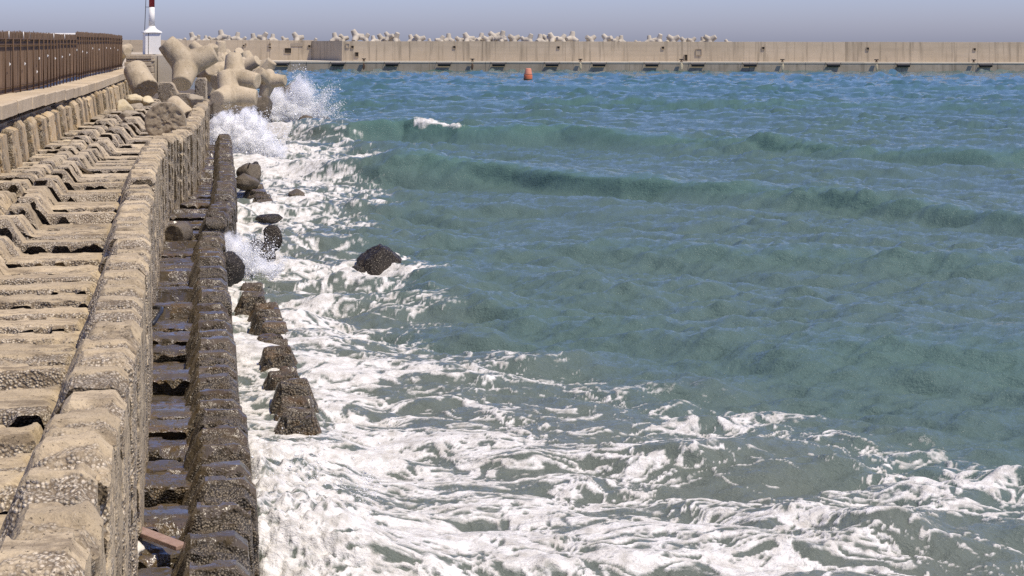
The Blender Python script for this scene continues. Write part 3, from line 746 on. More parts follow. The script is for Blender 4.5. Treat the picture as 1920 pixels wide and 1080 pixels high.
# a cast channel section standing end on
uprof = [(-1.05, 0), (-1.05, .95), (-.98, 1.02), (-.55, 1.02), (-.42, .92), (-.22, .52), (.55, .50), (.58, 1.10), (.66, 1.22), (.98, 1.22), (1.05, 1.12), (1.05, 0)]
me = slab("channel_section", uprof, .9, .06, .012, 77, 1.2, .02, (), .1, .7)
tag(obj("channel_section", me, M_CHAN, None, at(341, 198, 65), R(6)), "tan U-shaped concrete section standing end on below the largest tetrapod", "concrete block")

# ------------------------------------------------------------------ rocks
def rock_mesh(name, sx, sy, sz, seed, planes=14, sub=5, rough=.05, squash=0):
    r = random.Random(seed)
    bm = bmesh.new(); bmesh.ops.create_icosphere(bm, subdivisions=sub, radius=1)
    V = np.array([v.co for v in bm.verts], np.float32); me = bpy.data.meshes.new(name)
    N = np.array([Vector((r.gauss(0, 1), r.gauss(0, 1), r.gauss(0, .8))).normalized() for _ in range(planes)], np.float32); D = np.array([r.uniform(.72 if planes < 30 else .86, 1.0) for _ in range(planes)], np.float32)
    dn = V @ N.T; rad = np.where(dn > .05, D[None] / np.maximum(dn, .05), 9).min(1); rad = np.minimum(rad, 1.15)
    P = V * rad[:, None]; P *= (1 + fbm3(V * 2.2 + seed, 3, seed % 9) * .12 + fbm3(V * 7 + seed, 3, 2) * rough)[:, None]
    P *= np.array([sx, sy, sz])
    for v, p in zip(bm.verts, P): v.co = p.tolist()
    return bm_mesh(name, bm, True)
rocks = [  # px, py, Y, half sizes, material, label, seed
    (715, 521, 34, (.70, .6, .80), M_ROCK, "large dark wet boulder with a steep rounded top standing alone in the open water", 21),
    (675, 519, 33.6, (.25, .28, .25), M_ROCK, "small dark rock touching the left foot of the large lone boulder", 22),
    (432, 508, 29.5, (.20, .30, .34), M_ROCK, "dark rounded rock beside the outer blocks, dotted with white drops", 23),
    (510, 448, 36.0, (.20, .25, .30), M_ROCK, "dark jagged rock in the near splash, right of the plume", 24),
    (500, 478, 34.0, (.20, .25, .26), M_ROCK, "dark rock half buried in the near splash below a jagged one", 25),
    (484, 462, 35.0, (.16, .2, .18), M_ROCK, "small dark rock in the middle of the near splash", 26),
    (470, 330, 53.0, (.44, .5, .40), M_ROCK2, "brown barnacled rubble rock at the bend of the outer row, below the big spray", 27),
    (462, 342, 50.5, (.42, .4, .28), M_ROCK2, "tan flat rubble rock against the outer row, below a brown one", 28),
    (479, 314, 54.0, (.22, .25, .18), M_ROCK, "small dark flat rock perched on the brown rubble by the surf", 29),
    (560, 370, 50.5, (.34, .35, .27), M_ROCK2, "wedge shaped brown rock alone in the foam beyond the outer row", 30),
    (509, 410, 43.5, (.42, .4, .12), M_ROCK, "low dark rock just awash in the mid foam", 31),
    (606, 230, 99.0, (.62, .5, .42), M_ROCK, "far dark rock at the right edge of the farther spray", 32),
    (527, 243, 92.0, (.55, .5, .40), M_ROCK2, "brown wet rock between the two spray plumes", 33),
    (494, 203, 77.0, (.55, .5, .65), M_ROCK2, "tall wet rock at the foot of the low tetrapod, behind the big spray", 34),
    (447, 216, 71.0, (.5, .45, .42), M_ROCK2, "wet brown rock under the low tetrapod, left of the big spray", 35),
    (402, 214, 70.0, (.45, .4, .5), M_ROCK2, "wet rock wedged against the end of the tall wall beside the spray", 36),
    (552, 182, 99.0, (.95, .8, 1.0), M_ROCK2, "big grey rock veiled by the farther spray plume", 37),
    (520, 172, 102.0, (.8, .8, 1.0), M_ROCK2, "grey rock veiled by spray, left of the big veiled one", 38),
    (575, 228, 90.0, (.5, .5, .35), M_ROCK2, "low brown rock at the foot of the farther spray", 39),
    (612, 1052, 15.1, (.10, .10, .09), M_ROCK, "tiny dark rock poking through the white foam in front", 40),
    (232, 204, 56.0, (.30, .35, .32), M_LIME, "yellow limestone rock, lowest of the pile against the buttresses", 41),
    (252, 188, 60.0, (.42, .4, .26), M_LIME, "broad yellow limestone rock on top of the pile left of the disc", 42),
    (276, 192, 60.0, (.26, .3, .22), M_LIME, "small yellow limestone rock on the pile nearest the leaning leg", 43),
    (254, 206, 57.0, (.35, .4, .24), M_GREYROCK, "grey brown rubble rock under the yellow pile", 44),
    (242, 222, 54.0, (.5, .5, .24), M_GREYROCK, "wide grey rubble rock left of the big round disc", 45),
    (204, 240, 51.0, (.34, .4, .26), M_GREYROCK, "rough grey chunk lying at the foot of the buttresses", 46),
    (143, 272, 45.0, (.48, .5, .16), M_LIME, "pale crumbled limestone patch at the foot of the buttresses", 47),
    (125, 279, 44.0, (.22, .3, .14), M_LIME, "small pale stone left of the crumbled limestone patch", 48),
    (164, 266, 46.5, (.20, .3, .12), M_LIME, "small pale stone right of the crumbled limestone patch", 49),
    (8, 372, 27.5, (.32, .5, .17), M_LIME, "bright yellow limestone rock at the left edge on the terrace", 50),
    (372, 214, 58.0, (.36, .4, .38), M_GREYROCK, "brown block of rubble right of the big round disc", 51),
    (366, 190, 63.0, (.34, .4, .30), M_GREYROCK, "rubble block beneath the upright of the U-shaped section", 52),
    (300, 210, 60.0, (.5, .5, .35), M_GREYROCK, "grey rubble rock wedged behind the big round disc", 53),
]
for (px, py, Y, s, mat, lab, seed) in rocks:
    big = s[0] * F / Y > 30
    o = obj("rock", rock_mesh("rock", *s, seed, planes=34 if seed in (21, 22, 23) else 14, sub=5 if big else 4, rough=.03 if seed in (21, 22) else .05), mat, None, at(px, py, Y), random.Random(seed).uniform(0, 6))
    tag(o, lab, "rock", "rocks and rubble along the shore")

# ------------------------------------------------------------------ small litter among the blocks
def item(name, me, mat, label, cat, loc=(0, 0, 0), rotz=0): return tag(obj(name, me, mat, None, loc, rotz), label, cat)
a = at(247, 991, 13.15); b = at(343, 1027, 12.55)
pl = box_mesh("plank", 0, (b - a).length, -.06, .06, -.02, .02, .006)
o = item("plank", pl, M_WOOD, "weathered reddish wooden plank lying aslant across the wet channel floor", "plank", a)
o.rotation_mode = 'QUATERNION'; o.rotation_quaternion = (b - a).to_track_quat('X', 'Z')
hp = [at(286, 612, 22.6), at(291, 604, 22.7), at(297, 594, 22.8), at(303, 586, 22.9), at(304, 580, 23.1), at(298, 577, 23.3), at(290, 578, 23.4)]
for p in hp: p.z = max(p.z, 1.08)
item("hose", tube_mesh("hose", hp, .035, 8), M_HOSE, "bent black hose end curling out of the wall gap onto the channel floor", "hose")
item("iron_bar", tube_mesh("iron_bar", [at(379, 637, 20.4), at(392, 656, 20.0), at(405, 680, 19.6)], .022, 8), M_DARKMETAL, "short black iron bar jutting from a wet outer block", "iron bar")
lp = [at(24, 727, 12.9), at(30, 712, 12.9), at(37, 704, 12.92), at(45, 707, 12.94), at(52, 720, 12.96), at(56, 728, 12.98)]
item("rebar_loop", tube_mesh("rebar_loop", lp, .014, 7), M_RUST, "rusty bent rebar loop sticking out of the terrace floor", "rebar")
item("rebar_hook", tube_mesh("rebar_hook", [at(464, 322, 52.6), at(466, 312, 52.6), at(469, 306, 52.6)], .03, 6), M_DARKMETAL, "short dark rebar hook standing on the brown rubble by the surf", "rebar")
bm = bmesh.new(); bmesh.ops.create_icosphere(bm, subdivisions=4, radius=1)
for v in bm.verts:
    n_ = .16 * math.sin(v.co.x * 7 + v.co.z * 5) + .1 * math.sin(v.co.y * 9 + v.co.x * 3); v.co *= 1 + n_ * .5
    v.co = Vector((v.co.x * .15, v.co.y * .18, v.co.z * .075))
item("cloth_bundle", bm_mesh("cloth_bundle", bm, True), M_CLOTH, "crumpled off-white cloth bundle at the foot of the tall wall, near the plank", "cloth", at(237, 1040, 12.7) + Vector((0, 0, .03)), .3)

# ------------------------------------------------------------------ breakwater across the harbour
DY = 291.0
def wx(px, Y=DY): return (px - 960) * Y / F
def wz(py, Y=DY): return H - (py - HZ) * Y / F
bwall = empty("breakwater_wall", (0, DY, 0)); tag(bwall, "long tan concrete breakwater wall across the harbour with a shaded return where it steps back", "breakwater")
ZQ, ZT = wz(115), wz(77.6)
xr = wx(641); xl = wx(584, DY + 12)
def wpart(name, me, mat, loc=(0, 0, 0), rotz=0, parent=None): return obj(name, me, mat, parent or bwall, loc, rotz)
joints = [641, 705, 768, 905, 1060, 1168, 1294, 1395, 1490, 1585, 1680, 1785, 1890, 2000, 2150, 2300, 2500, 2800]
for a_, b_ in zip(joints, joints[1:]):
    d = random.uniform(-.03, .03)
    wpart("wall_panel", box_mesh("wall_panel", wx(a_) + .012, wx(b_) - .012, d, 3.2, ZQ - .5, ZT + random.uniform(-.03, .03), .02), M_WALL)
jl = [-160, 60, 200, 300, 395, 455, 506, 560, 584]
Y2 = DY + 12
for a_, b_ in zip(jl, jl[1:]):
    wpart("wall_panel", box_mesh("wall_panel", wx(a_, Y2) + .02, wx(b_, Y2) - .02 + (.02 if b_ == 584 else 0), 12 + random.uniform(-.06, .06), 15, ZQ - .5, wz(76.4, Y2) + random.uniform(-.05, .05), .03), M_WALL)
bm = bmesh.new()
pts = [(xr + .02, .05), (xl, 12.1), (xl + .5, 14.5), (xr + .02, 3.1)]
lo = [bm.verts.new((x, y, ZQ - .5)) for x, y in pts]; hi = [bm.verts.new((x, y, ZT + .03)) for x, y in pts]
for k in range(4): bm.faces.new((lo[k], lo[(k + 1) % 4], hi[(k + 1) % 4], hi[k]))
bm.faces.new(lo[::-1]); bm.faces.new(hi)
wpart("return_wall", bm_mesh("return_wall", bm), M_WALL)
def opening(px, py, w, h, Y=DY, dark=M_CORE):
    """a hole's lining: four bars round a dark back"""
    k = Y / F; x, z, w, h = wx(px, Y), wz(py, Y), w * k, h * k
    y = Y - DY
    bm = bmesh.new()
    for (x0, x1, z0, z1) in ((-w / 2 - .06, -w / 2, -h / 2, h / 2), (w / 2, w / 2 + .06, -h / 2, h / 2), (-w / 2 - .06, w / 2 + .06, h / 2, h / 2 + .06), (-w / 2 - .06, w / 2 + .06, -h / 2 - .06, -h / 2)): box_bm(bm, x0, x1, -.16, .05, z0, z1)
    f_ = wpart("opening", bm_mesh("opening", bm), M_WALL, (x, y, z))
    obj("back", box_mesh("back", -w / 2, w / 2, -.045, .04, -h / 2, h / 2), dark, f_)  # no real hole: its shade is painted as a dark plate
for (px, py) in ((661, 88.5), (852, 88.5), (1047, 88.8), (1243, 89), (1431, 89.3), (1627, 90), (1827, 91)): opening(px, py, 4.6, 4.4)
opening(669, 102.5, 6.5, 8); opening(1286, 107.5, 5.5, 11)
for (px, py, w, h) in ((540, 95.5, 12, 9), (580, 87.5, 4.5, 4.5), (457, 86.5, 3, 3), (461, 83.5, 2.5, 2.0), (506, 90, 5, 2.5), (506, 83.5, 4, 2)): opening(px, py, w, h, Y2, M_CORE)
opening(1310, 97.2, 10, 11, DY, M_PLINTH); opening(652, 85.8, 6, 7, DY, M_PLINTH)
wpart("crack_patch", box_mesh("crack_patch", wx(546, Y2), wx(568, Y2), 11.86, 12.05, wz(87.5, Y2), wz(81, Y2), .02), M_PLINTH)

quay = empty("quay", (0, DY - 5, 0)); tag(quay, "low grey concrete quay along the foot of the breakwater wall, stained above the water", "quay")
QY = DY - 6; zq = wz(115.5, QY)
jq = [-200, 60, 300, 455, 575, 740, 805, 910, 1075, 1180, 1290, 1405, 1510, 1620, 1790, 1870, 1960, 2150, 2400, 2800]
for a_, b_ in zip(jq, jq[1:]):
    d = random.uniform(-.05, .05)
    obj("quay_block", box_mesh("quay_block", wx(a_, QY) + .015, wx(b_, QY) - .015, -1 + d, 30, -2, zq - .32, .03), M_QUAY, quay)
    obj("quay_edge", box_mesh("quay_edge", wx(a_, QY) + .01, wx(b_, QY) - .01, -1.06 + d, 30, zq - .318, zq + random.uniform(-.02, .02), .03), M_QUAYTOP, quay)
def fender(px, label):
    e = empty("fender", (wx(px, QY), QY - .1, zq - .62)); tag(e, label, "fender", "black rubber fenders on the quay")
    L = 1.25
    bm = bmesh.new(); n = 20
    rings = []
    for (x, r_) in ((-L, .14), (-L, .30), (L, .30), (L, .14), (-L, .14)): rings.append([bm.verts.new((x, -.34 + r_ * math.cos(2 * math.pi * k / n), r_ * math.sin(2 * math.pi * k / n))) for k in range(n)])
    for p, q in zip(rings, rings[1:]):
        for k in range(n): bm.faces.new((p[k], p[(k + 1) % n], q[(k + 1) % n], q[k]))
    obj("rubber_tube", bm_mesh("rubber_tube", bm), M_RUBBER, e)
    for sx in (-1, 1): obj("chain", tube_mesh("chain", [(sx * (L - .1), -.34, 0), (sx * (L + .12), -.30, .3), (sx * (L + .3), .02, .58)], .035, 6), M_DARKMETAL, e)
fx = [530, 634, 735, 833, 935, 1035, 1123, 1222, 1308, 1406, 1562, 1693, 1847]
for i, px in enumerate(fx): fender(px, "black rubber fender chained to the far quay face, %s from the left" % ordinal(i + 1))
def bollard(px, label):
    e = empty("bollard", (wx(px, QY), QY - .6, zq + .02)); tag(e, label, "bollard", "rusty bollards on the quay edge")
    obj("stem", lathe_mesh("stem", [(.30, 0), (.26, .06), (.17, .16), (.16, .40)], 16), M_RUST, e)
    obj("head", box_mesh("head", -.42, .42, -.2, .2, .38, .58, .07), M_DARKMETAL, e)
for i, px in enumerate((478, 683, 886, 1088, 1277, 1466, 1642, 1824)): bollard(px, "rusty T-headed bollard on the quay edge, %s from the left" % ordinal(i + 1))
# rust runs below the bollards are stains with a shape of their own: thin crusts on the quay face
for px in (683, 886, 1088, 1277, 1466, 1642): obj("rust_crust", rock_mesh("rust_crust", .26, .05, .62, px, sub=3, rough=.2), M_RUST if px in (683, 886) else M_LIME, quay, (wx(px, QY), -2.02, zq - .95))
bm = bmesh.new(); box_bm(bm, wx(-160), wx(2800), 15.3, 34, -2, ZT - 1.0); box_bm(bm, xr + 1.0, wx(2800), 3.3, 15.2, -2, ZT - 1.0)
tag(obj("breakwater_core", bm_mesh("breakwater_core", bm), M_TETRA_FAR, None, (0, DY, 0)), kind="structure")

far_t = [(333, 77, .6), (343, 75, .7), (362, 69, 1.0), (371, 72, .8), (386, 72, .7), (396, 72, .7), (416, 66, 1.1), (428, 73, .8), (444, 69, 1.0), (456, 73, .7), (476, 71, 1.0), (494, 68, 1.0), (511, 71, .9), (533, 72, .7), (557, 69, 1.1), (590, 76, .7),
         (629, 70, 1.0), (643, 70, .9), (668, 66, 1.2), (685, 69, .9), (701, 73, .8), (716, 71, 1.0), (729, 66, .9), (741, 70, 1.1), (772, 72, .9), (786, 71, 1.0), (806, 77, .7), (826, 73, .9), (841, 71, 1.0), (862, 73, .9), (877, 70, 1.1), (888, 75, .8),
         (902, 70, 1.0), (914, 72, 1.0), (927, 66, 1.1), (941, 67, 1.1), (943, 74, .9), (963, 71, 1.1), (983, 73, .8), (992, 71, 1.0), (1012, 72, 1.0), (1026, 70, 1.0), (1036, 70, 1.1), (1053, 71, 1.0), (1072, 68, 1.1), (1107, 71, 1.0), (1138, 70, 1.0), (1154, 73, .8), (1164, 73, .9), (1195, 77, .6),
         (1218, 73, .9), (1235, 71, 1.0), (1253, 74, .7), (1262, 71, 1.1), (1283, 73, .8), (1297, 73, .8), (1318, 74, .8), (1331, 71, 1.1), (1364, 77, .7)]
shp = ["upright leg", "splayed legs", "leg tilted left", "leg tilted right"]
for i, (px, py, L) in enumerate(far_t):
    r = random.Random(4000 + i); YY = DY + 5.2 + r.uniform(0, 2.5) + (12 if px < 600 else 0)
    kd = i % 4
    base = [[(.05, .1, 1), (.9, -.3, -.3)], [(.1, -.5, -.8), (-.6, -.2, .6)], [(-.5, 0, .85), (.9, -.2, .1)], [(.5, 0, .85), (-.9, -.25, .05)]][kd]
    q = Matrix(fit(base).to_3x3()) if True else None
    rot = Matrix.Rotation(r.uniform(-.4, .4), 3, 'Y') @ Matrix.Rotation(r.uniform(-.5, .5), 3, 'Z') @ q
    p = at(px, py + 2.5, YY); L = L * 1.36
    p.z = max(p.z - .15, ZT - .8)
    tetra(T_FAR, p, rot, L, "pale tetrapod with %s on the far breakwater, %s from the left" % (shp[kd], ordinal(i + 1)), "tetrapods on top of the breakwater")

buoy = empty("buoy", (wx(990, 213), 213, 0), 0); tag(buoy, "faded orange red cylindrical buoy floating in front of the breakwater", "buoy")
buoy.rotation_euler = (R(2), R(2), 0)
obj("float", lathe_mesh("float", [(.50, -.5), (.62, -.2), (.64, .2), (.63, .80), (.60, .86)]), M_ORANGE, buoy)
obj("top_cone", lathe_mesh("top_cone", [(.60, .86), (.56, 1.0), (.42, 1.72), (.38, 1.78)]), M_ORANGE2, buoy)
obj("band", lathe_mesh("band", [(.655, .12), (.665, .14), (.665, .26), (.655, .28)]), M_RUST, buoy)

# ------------------------------------------------------------------ the sea
def ocean_tile(N, L, wl_min, wl_max, wind, seed, sharp=1.0, spread=2.0):
    """a periodic patch of wind waves: height and sideways drift, unit rms height"""
    g = np.random.default_rng(seed)
    k = np.fft.fftfreq(N, L / N) * 2 * math.pi; kx, ky = np.meshgrid(k, k); kk = np.sqrt(kx ** 2 + ky ** 2); kk[0, 0] = 1
    wd = np.array(wind) / np.linalg.norm(wind); cosw = (kx * wd[0] + ky * wd[1]) / kk
    amp = kk ** -1.9 * np.exp(-(kk * wl_min / (2 * math.pi)) ** 2) * np.exp(-((2 * math.pi / wl_max) / kk) ** 2) * (np.abs(cosw) ** spread + .06)
    amp[0, 0] = 0
    sp = amp * (g.normal(size=(N, N)) + 1j * g.normal(size=(N, N)))
    h = np.fft.ifft2(sp).real; dx = np.fft.ifft2(-1j * kx / kk * sp).real; dy = np.fft.ifft2(-1j * ky / kk * sp).real
    s_ = 1 / h.std(); return h * s_, dx * s_ * sharp, dy * s_ * sharp
def sample(tile, L, x, y):
    N = tile.shape[0]; fx = (x / L * N) % N; fy = (y / L * N) % N
    i = np.floor(fx).astype(int); j = np.floor(fy).astype(int); a = fx - i; b = fy - j; i2 = (i + 1) % N; j2 = (j + 1) % N; i %= N; j %= N
    return tile[j, i] * (1 - a) * (1 - b) + tile[j, i2] * a * (1 - b) + tile[j2, i] * (1 - a) * b + tile[j2, i2] * a * b

NR, NC = 1250, 900
# rows of the sheet: steps grow with the distance
tt = np.linspace(0, 1, NR); Ya = 9.0 * (286.0 / 9.0) ** tt
wgt = .55; Yb = 1 / (1 / 9.0 + (1 / 286.0 - 1 / 9.0) * tt); Yr = np.exp(wgt * np.log(Ya) + (1 - wgt) * np.log(Yb))
XL = -.35 - SL * Yr - .04 * Yr; XR = 4.5 + .405 * Yr
cc = np.linspace(0, 1, NC)
X0 = XL[:, None] + (XR - XL)[:, None] * cc[None]; Y0 = np.repeat(Yr[:, None], NC, 1)
xf = X0.ravel(); yf = Y0.ravel()
U = xf + SL * yf                                   # distance from the line of the shore

hA, dxA, dyA = ocean_tile(512, 61.0, .55, 16.0, (-.45, -1.0), 1, 1.0)
hB, dxB, dyB = ocean_tile(512, 13.7, .10, 1.7, (-.25, -1.0), 2, .9, 1.2)
hC, dxC, dyC = ocean_tile(512, 37.0, .55, 4.2, (-.3, -1.0), 6, 1.0, 1.6)
rx, ry = xf * .96 + yf * .28, -xf * .28 + yf * .96
calm = 1 - .55 * smoothstep(3.0, 7.0, xf - 4.5) * smoothstep(30, 20, yf)
aA = .105 * calm * np.interp(yf, [10, 25, 60, 280], [.75, .9, 1.15, 1.5])
aB = .034 * calm * np.interp(yf, [10, 60, 150, 280], [1.0, 1.25, .9, .4])
gust = .45 + 1.0 * smoothstep(-.35, .4, fbm2(xf * .07, yf * .045, 3, 14))
aC = .078 * gust * (1 - .75 * smoothstep(3.0, 7.0, xf - 4.5) * smoothstep(30, 21, yf)) * np.interp(yf, [10, 25, 60, 280], [.6, .85, 1.0, 2.1])
Z = sample(hA, 61.0, xf, yf) * aA + sample(hB, 13.7, rx, ry) * aB * gust + sample(hC, 37.0, rx, ry) * aC
DX = sample(dxA, 61.0, xf, yf) * aA * .45; DYs = sample(dyA, 61.0, xf, yf) * aA * .45
DX = DX + sample(dxC, 37.0, rx, ry) * aC * .5; DYs = DYs + sample(dyC, 37.0, rx, ry) * aC * .5

crestfoam = np.zeros_like(xf); lip = np.zeros_like(xf)
def swell(pts, back, front, foam=None, wob=.6, seed=0):
    """one long wave: pts = (x, y, height) along its crest, steep on the side towards the viewer"""
    global Z, crestfoam, DYs, lip
    P = np.array(pts); yc = np.interp(xf, P[:, 0], P[:, 1]) + wob * perlin2(xf * .22, xf * 0 + seed, seed); A = np.interp(xf, P[:, 0], P[:, 2])
    A = A * (1.25 if seed in (1, 2) else 1.0) * (1 + .16 * perlin2(xf * .35 + 4, xf * 0 + seed + .5, seed + 3))
    d = yf - yc; w = np.where(d > 0, back, front); e = np.exp(-(d / w) ** 2)
    Z = Z + A * e - .16 * A * np.exp(-((d + front * 2.1) / (front * 1.3)) ** 2)
    DYs = DYs - A * .62 * e * np.exp(-(d / front) ** 2)
    lip = np.maximum(lip, np.clip(A, 0, 1) * np.exp(-((d + .2 * front) / (front * .9)) ** 2))
    if foam:
        for (x0, x1, s_) in foam:
            m_ = smoothstep(x0 - .4, x0 + .8, xf) * smoothstep(x1 + .8, x1 - .4, xf)
            crestfoam = np.maximum(crestfoam, s_ * m_ * smoothstep(-front * .75, -.02, d + .35 * perlin2(xf * .9, xf * 0, 8)) * smoothstep(.7, .1, d))
def wpt(px, py, z, A): Y = F * (H - z) / (py - HZ); return ((px - 960) * Y / F, Y, A)
swell([(-20, 90, .2), wpt(660, 240, .7, .8), wpt(760, 232, .9, .95), wpt(860, 240, .8, .85), wpt(1050, 246, .7, .7), wpt(1400, 262, .6, .55), wpt(1850, 285, .5, .5), (40, 68, .4)], 4.0, 1.5, [(wpt(690, 235, .8, 0)[0], wpt(708, 235, .8, 0)[0], .8), (wpt(768, 232, .9, 0)[0], wpt(862, 240, .8, 0)[0], 1.0)], .7, 1)
swell([(-14, 64, .1), wpt(720, 318, .4, .4), wpt(790, 304, .65, .68), wpt(960, 312, .65, .6), wpt(1160, 322, .75, .72), wpt(1400, 342, .6, .5), wpt(1700, 370, .5, .42), wpt(1900, 390, .5, .38), (30, 34, .3)], 3.2, 1.25, [(wpt(765, 304, .6, 0)[0], wpt(800, 304, .6, 0)[0], .45)], .5, 2)
swell([(-7, 33, 0), wpt(690, 540, .3, .12), wpt(810, 520, .4, .36), wpt(880, 530, .35, .26), wpt(980, 565, .3, .18), wpt(1120, 590, .2, .12), (3.5, 27, 0), (60, 27, 0)], 1.9, 1.15, [(wpt(770, 522, .4, 0)[0], wpt(815, 522, .4, 0)[0], .7)], .2, 3)
swell([(-9, 40, 0), (-2, 38.5, .10), (6, 36.5, .30), (14, 35, .34), (40, 34, .3)], 2.2, 1.0, None, .6, 4)
swell([(-10, 28, 0), (2.6, 26, .0), wpt(1440, 640, .3, .16), wpt(1600, 622, .42, .30), wpt(1900, 640, .42, .32), (20, 21, .3)], 2.2, 1.7, None, .2, 5)
swell([(-10, 19, .05), (-2, 18.6, .12), (1.2, 18.9, .20), (4, 18.4, .16), (6.5, 18, .10), (12, 18, .1)], 1.1, .7, None, .4, 6)
swell([(-5, 14.7, .30), (-1.2, 14.4, .30), (0.2, 14.5, .22), (1.6, 14.9, .15), (3.2, 15.9, .11), (5.5, 15.5, .1), (12, 15.5, .1)], .9, .55, None, .35, 7)
swell([(-26, 130, .2), (0, 128, .55), (40, 120, .5), (80, 120, .5)], 6, 3.2, None, 1.5, 8)
swell([(-40, 180, .3), (20, 170, .5), (90, 165, .5)], 7, 4, None, 2, 9)

# where foam lies: widths of the dense and of the broken belt along the shore, and how much of each is white
ky = [9, 14.8, 16, 17.4, 19.4, 21.2, 23.9, 26.5, 30, 35, 42, 50, 60, 70, 85, 100, 125]
broke = [16, 15, 13, 12, 10.6, 9.6, 7.4, 4.8, 5.4, 4.6, 5.0, 6.0, 7.6, 8.6, 9.0, 6.5, 2.0]
dense = [7, 5.6, 5.0, 4.5, 3.7, 3.1, 2.7, 2.5, 2.6, 1.9, 2.2, 3.4, 4.6, 5.2, 4.6, 2.2, -1]
c_in = [.80, .80, .78, .74, .74, .72, .72, .70, .66, .52, .58, .72, .78, .80, .76, .5, 0]
c_out = [.42, .42, .42, .41, .40, .40, .22, .34, .34, .28, .32, .38, .42, .48, .5, .2, 0]
bw = np.interp(yf, ky, broke); dw = np.interp(yf, ky, dense)
edge = 1.5 * fbm2(xf * .35, yf * .30, 3, 11)
Uw = U + edge * np.interp(yf, [10, 30, 100], [.9, 1.0, 1.6])
mi = smoothstep(1.35, .6, Uw / np.maximum(dw, .1)) * (dw > 0)
dens = np.interp(yf, ky, c_out) * smoothstep(1.05, .70, Uw / bw); dens = dens + (np.interp(yf, ky, c_in) - dens) * mi
dens = np.maximum(dens, .85 * smoothstep(.9, .2, U - np.interp(yf, [10, 22, 31, 45, 64], [.3, .18, .1, .5, .5])) * smoothstep(80, 66, yf))
for (rx_, ry_, rr_) in ((at(715, 521, 34).x, 34.0, .72), (at(675, 519, 33.6).x, 33.6, .3), (at(560, 370, 50.5).x, 50.5, .4), (at(606, 230, 99).x, 99.0, .7)):
    dd_ = np.hypot(xf - rx_, (yf - ry_ + .25) * .8); dens = np.maximum(dens, .62 * smoothstep(rr_ + 1.1, rr_ + .1, dd_))
# streaky web of foam, drawn out along the waves and warped
w1 = fbm2(xf * .55, yf * .5, 3, 21); w2 = fbm2(xf * .55 + 9, yf * .5 + 4, 3, 25)
fs = np.interp(yf, [10, 22, 40, 90], [1.25, 1.0, .8, .55])
sx = ((xf - .25 * yf) * .36 + w1 * .75) * fs; sy = (yf * 1.15 + w2 * .75) * fs
n1 = fbm2(sx, sy, 5, 31, .6)
web = -np.abs(fbm2(sx * 2.0 + 3, sy * 1.9, 4, 41, .62))
web2 = -np.abs(fbm2(sx * 4.6 + 8, sy * 4.2, 3, 45, .6))
web3 = -np.abs(fbm2(sx * 10.5 + 1, sy * 9.0 + 5, 3, 47, .6))
pat = n1 * .75 + web * 1.25 + web2 * 1.25 + web3 * .85 + .12 * fbm2(xf * 8, yf * 11, 3, 51)
q_ = np.sort(pat[::97]); pr = np.interp(pat, q_, np.linspace(0, 1, len(q_)))
foam = smoothstep(-.16, .26, pr - (1 - dens)) * smoothstep(.01, .12, dens)
cf = smoothstep(.42, .85, crestfoam + .55 * fbm2(xf * 2.2, yf * 2.2, 3, 61) + .25 * fbm2(xf * 7, yf * 7, 2, 63)) * (crestfoam > .03)
foam = np.maximum(foam, cf)
# boiling white water stands up in lumps
boil = np.clip(dens - .62, 0, .4) / .35 * smoothstep(22, 15.5, yf) * .55
boil = np.maximum(boil, 1.1 * smoothstep(2.3, .9, U) * smoothstep(20.5, 17.0, yf))
lump = np.abs(fbm2(xf * 1.5 + 2, yf * 1.5, 4, 81, .6)); lump2 = 1 - np.abs(fbm2(xf * 4.5, yf * 4.5, 3, 85, .6)) * 2.2
Z = Z + boil * (lump * .26 + lump2 * .014 + .025 * np.abs(fbm2(xf * 5 + 3, yf * 8, 3, 84, .6)) - .05) + foam * .018 * smoothstep(60, 20, yf) + .17 * smoothstep(2.8, 1.3, U) * smoothstep(36, 27, yf)
pile = smoothstep(1.9, .7, U) * smoothstep(.2, .45, U) * smoothstep(19.5, 17, yf) * smoothstep(12.8, 14.4, yf)
Z = Z + pile * (.22 + .22 * np.abs(fbm2(xf * 1.5 + 5, yf * 2.2, 3, 87, .5)))
Z = Z + cf * (.02 + .09 * np.abs(fbm2(xf * 2.5, yf * 2.5, 3, 89)))
# keep it under the rows of blocks
lim = smoothstep(-.1, -.9, U - np.interp(yf, [10, 22, 31, 45, 64], [.3, .18, .1, .5, .5]))
Z = Z * (1 - lim)
turb = np.clip(.95 * smoothstep(1.15, .25, Uw / (bw + .6)) + .3 * smoothstep(24, 15, yf) * smoothstep(11, 4, U), 0, 1)
Vx = np.stack([xf + DX * (1 - lim), yf + DYs * (1 - lim), Z], -1)
ii = (np.arange(NR - 1)[:, None] * NC + np.arange(NC - 1)).ravel()
Qs = np.stack([ii, ii + 1, ii + NC + 1, ii + NC], 1)
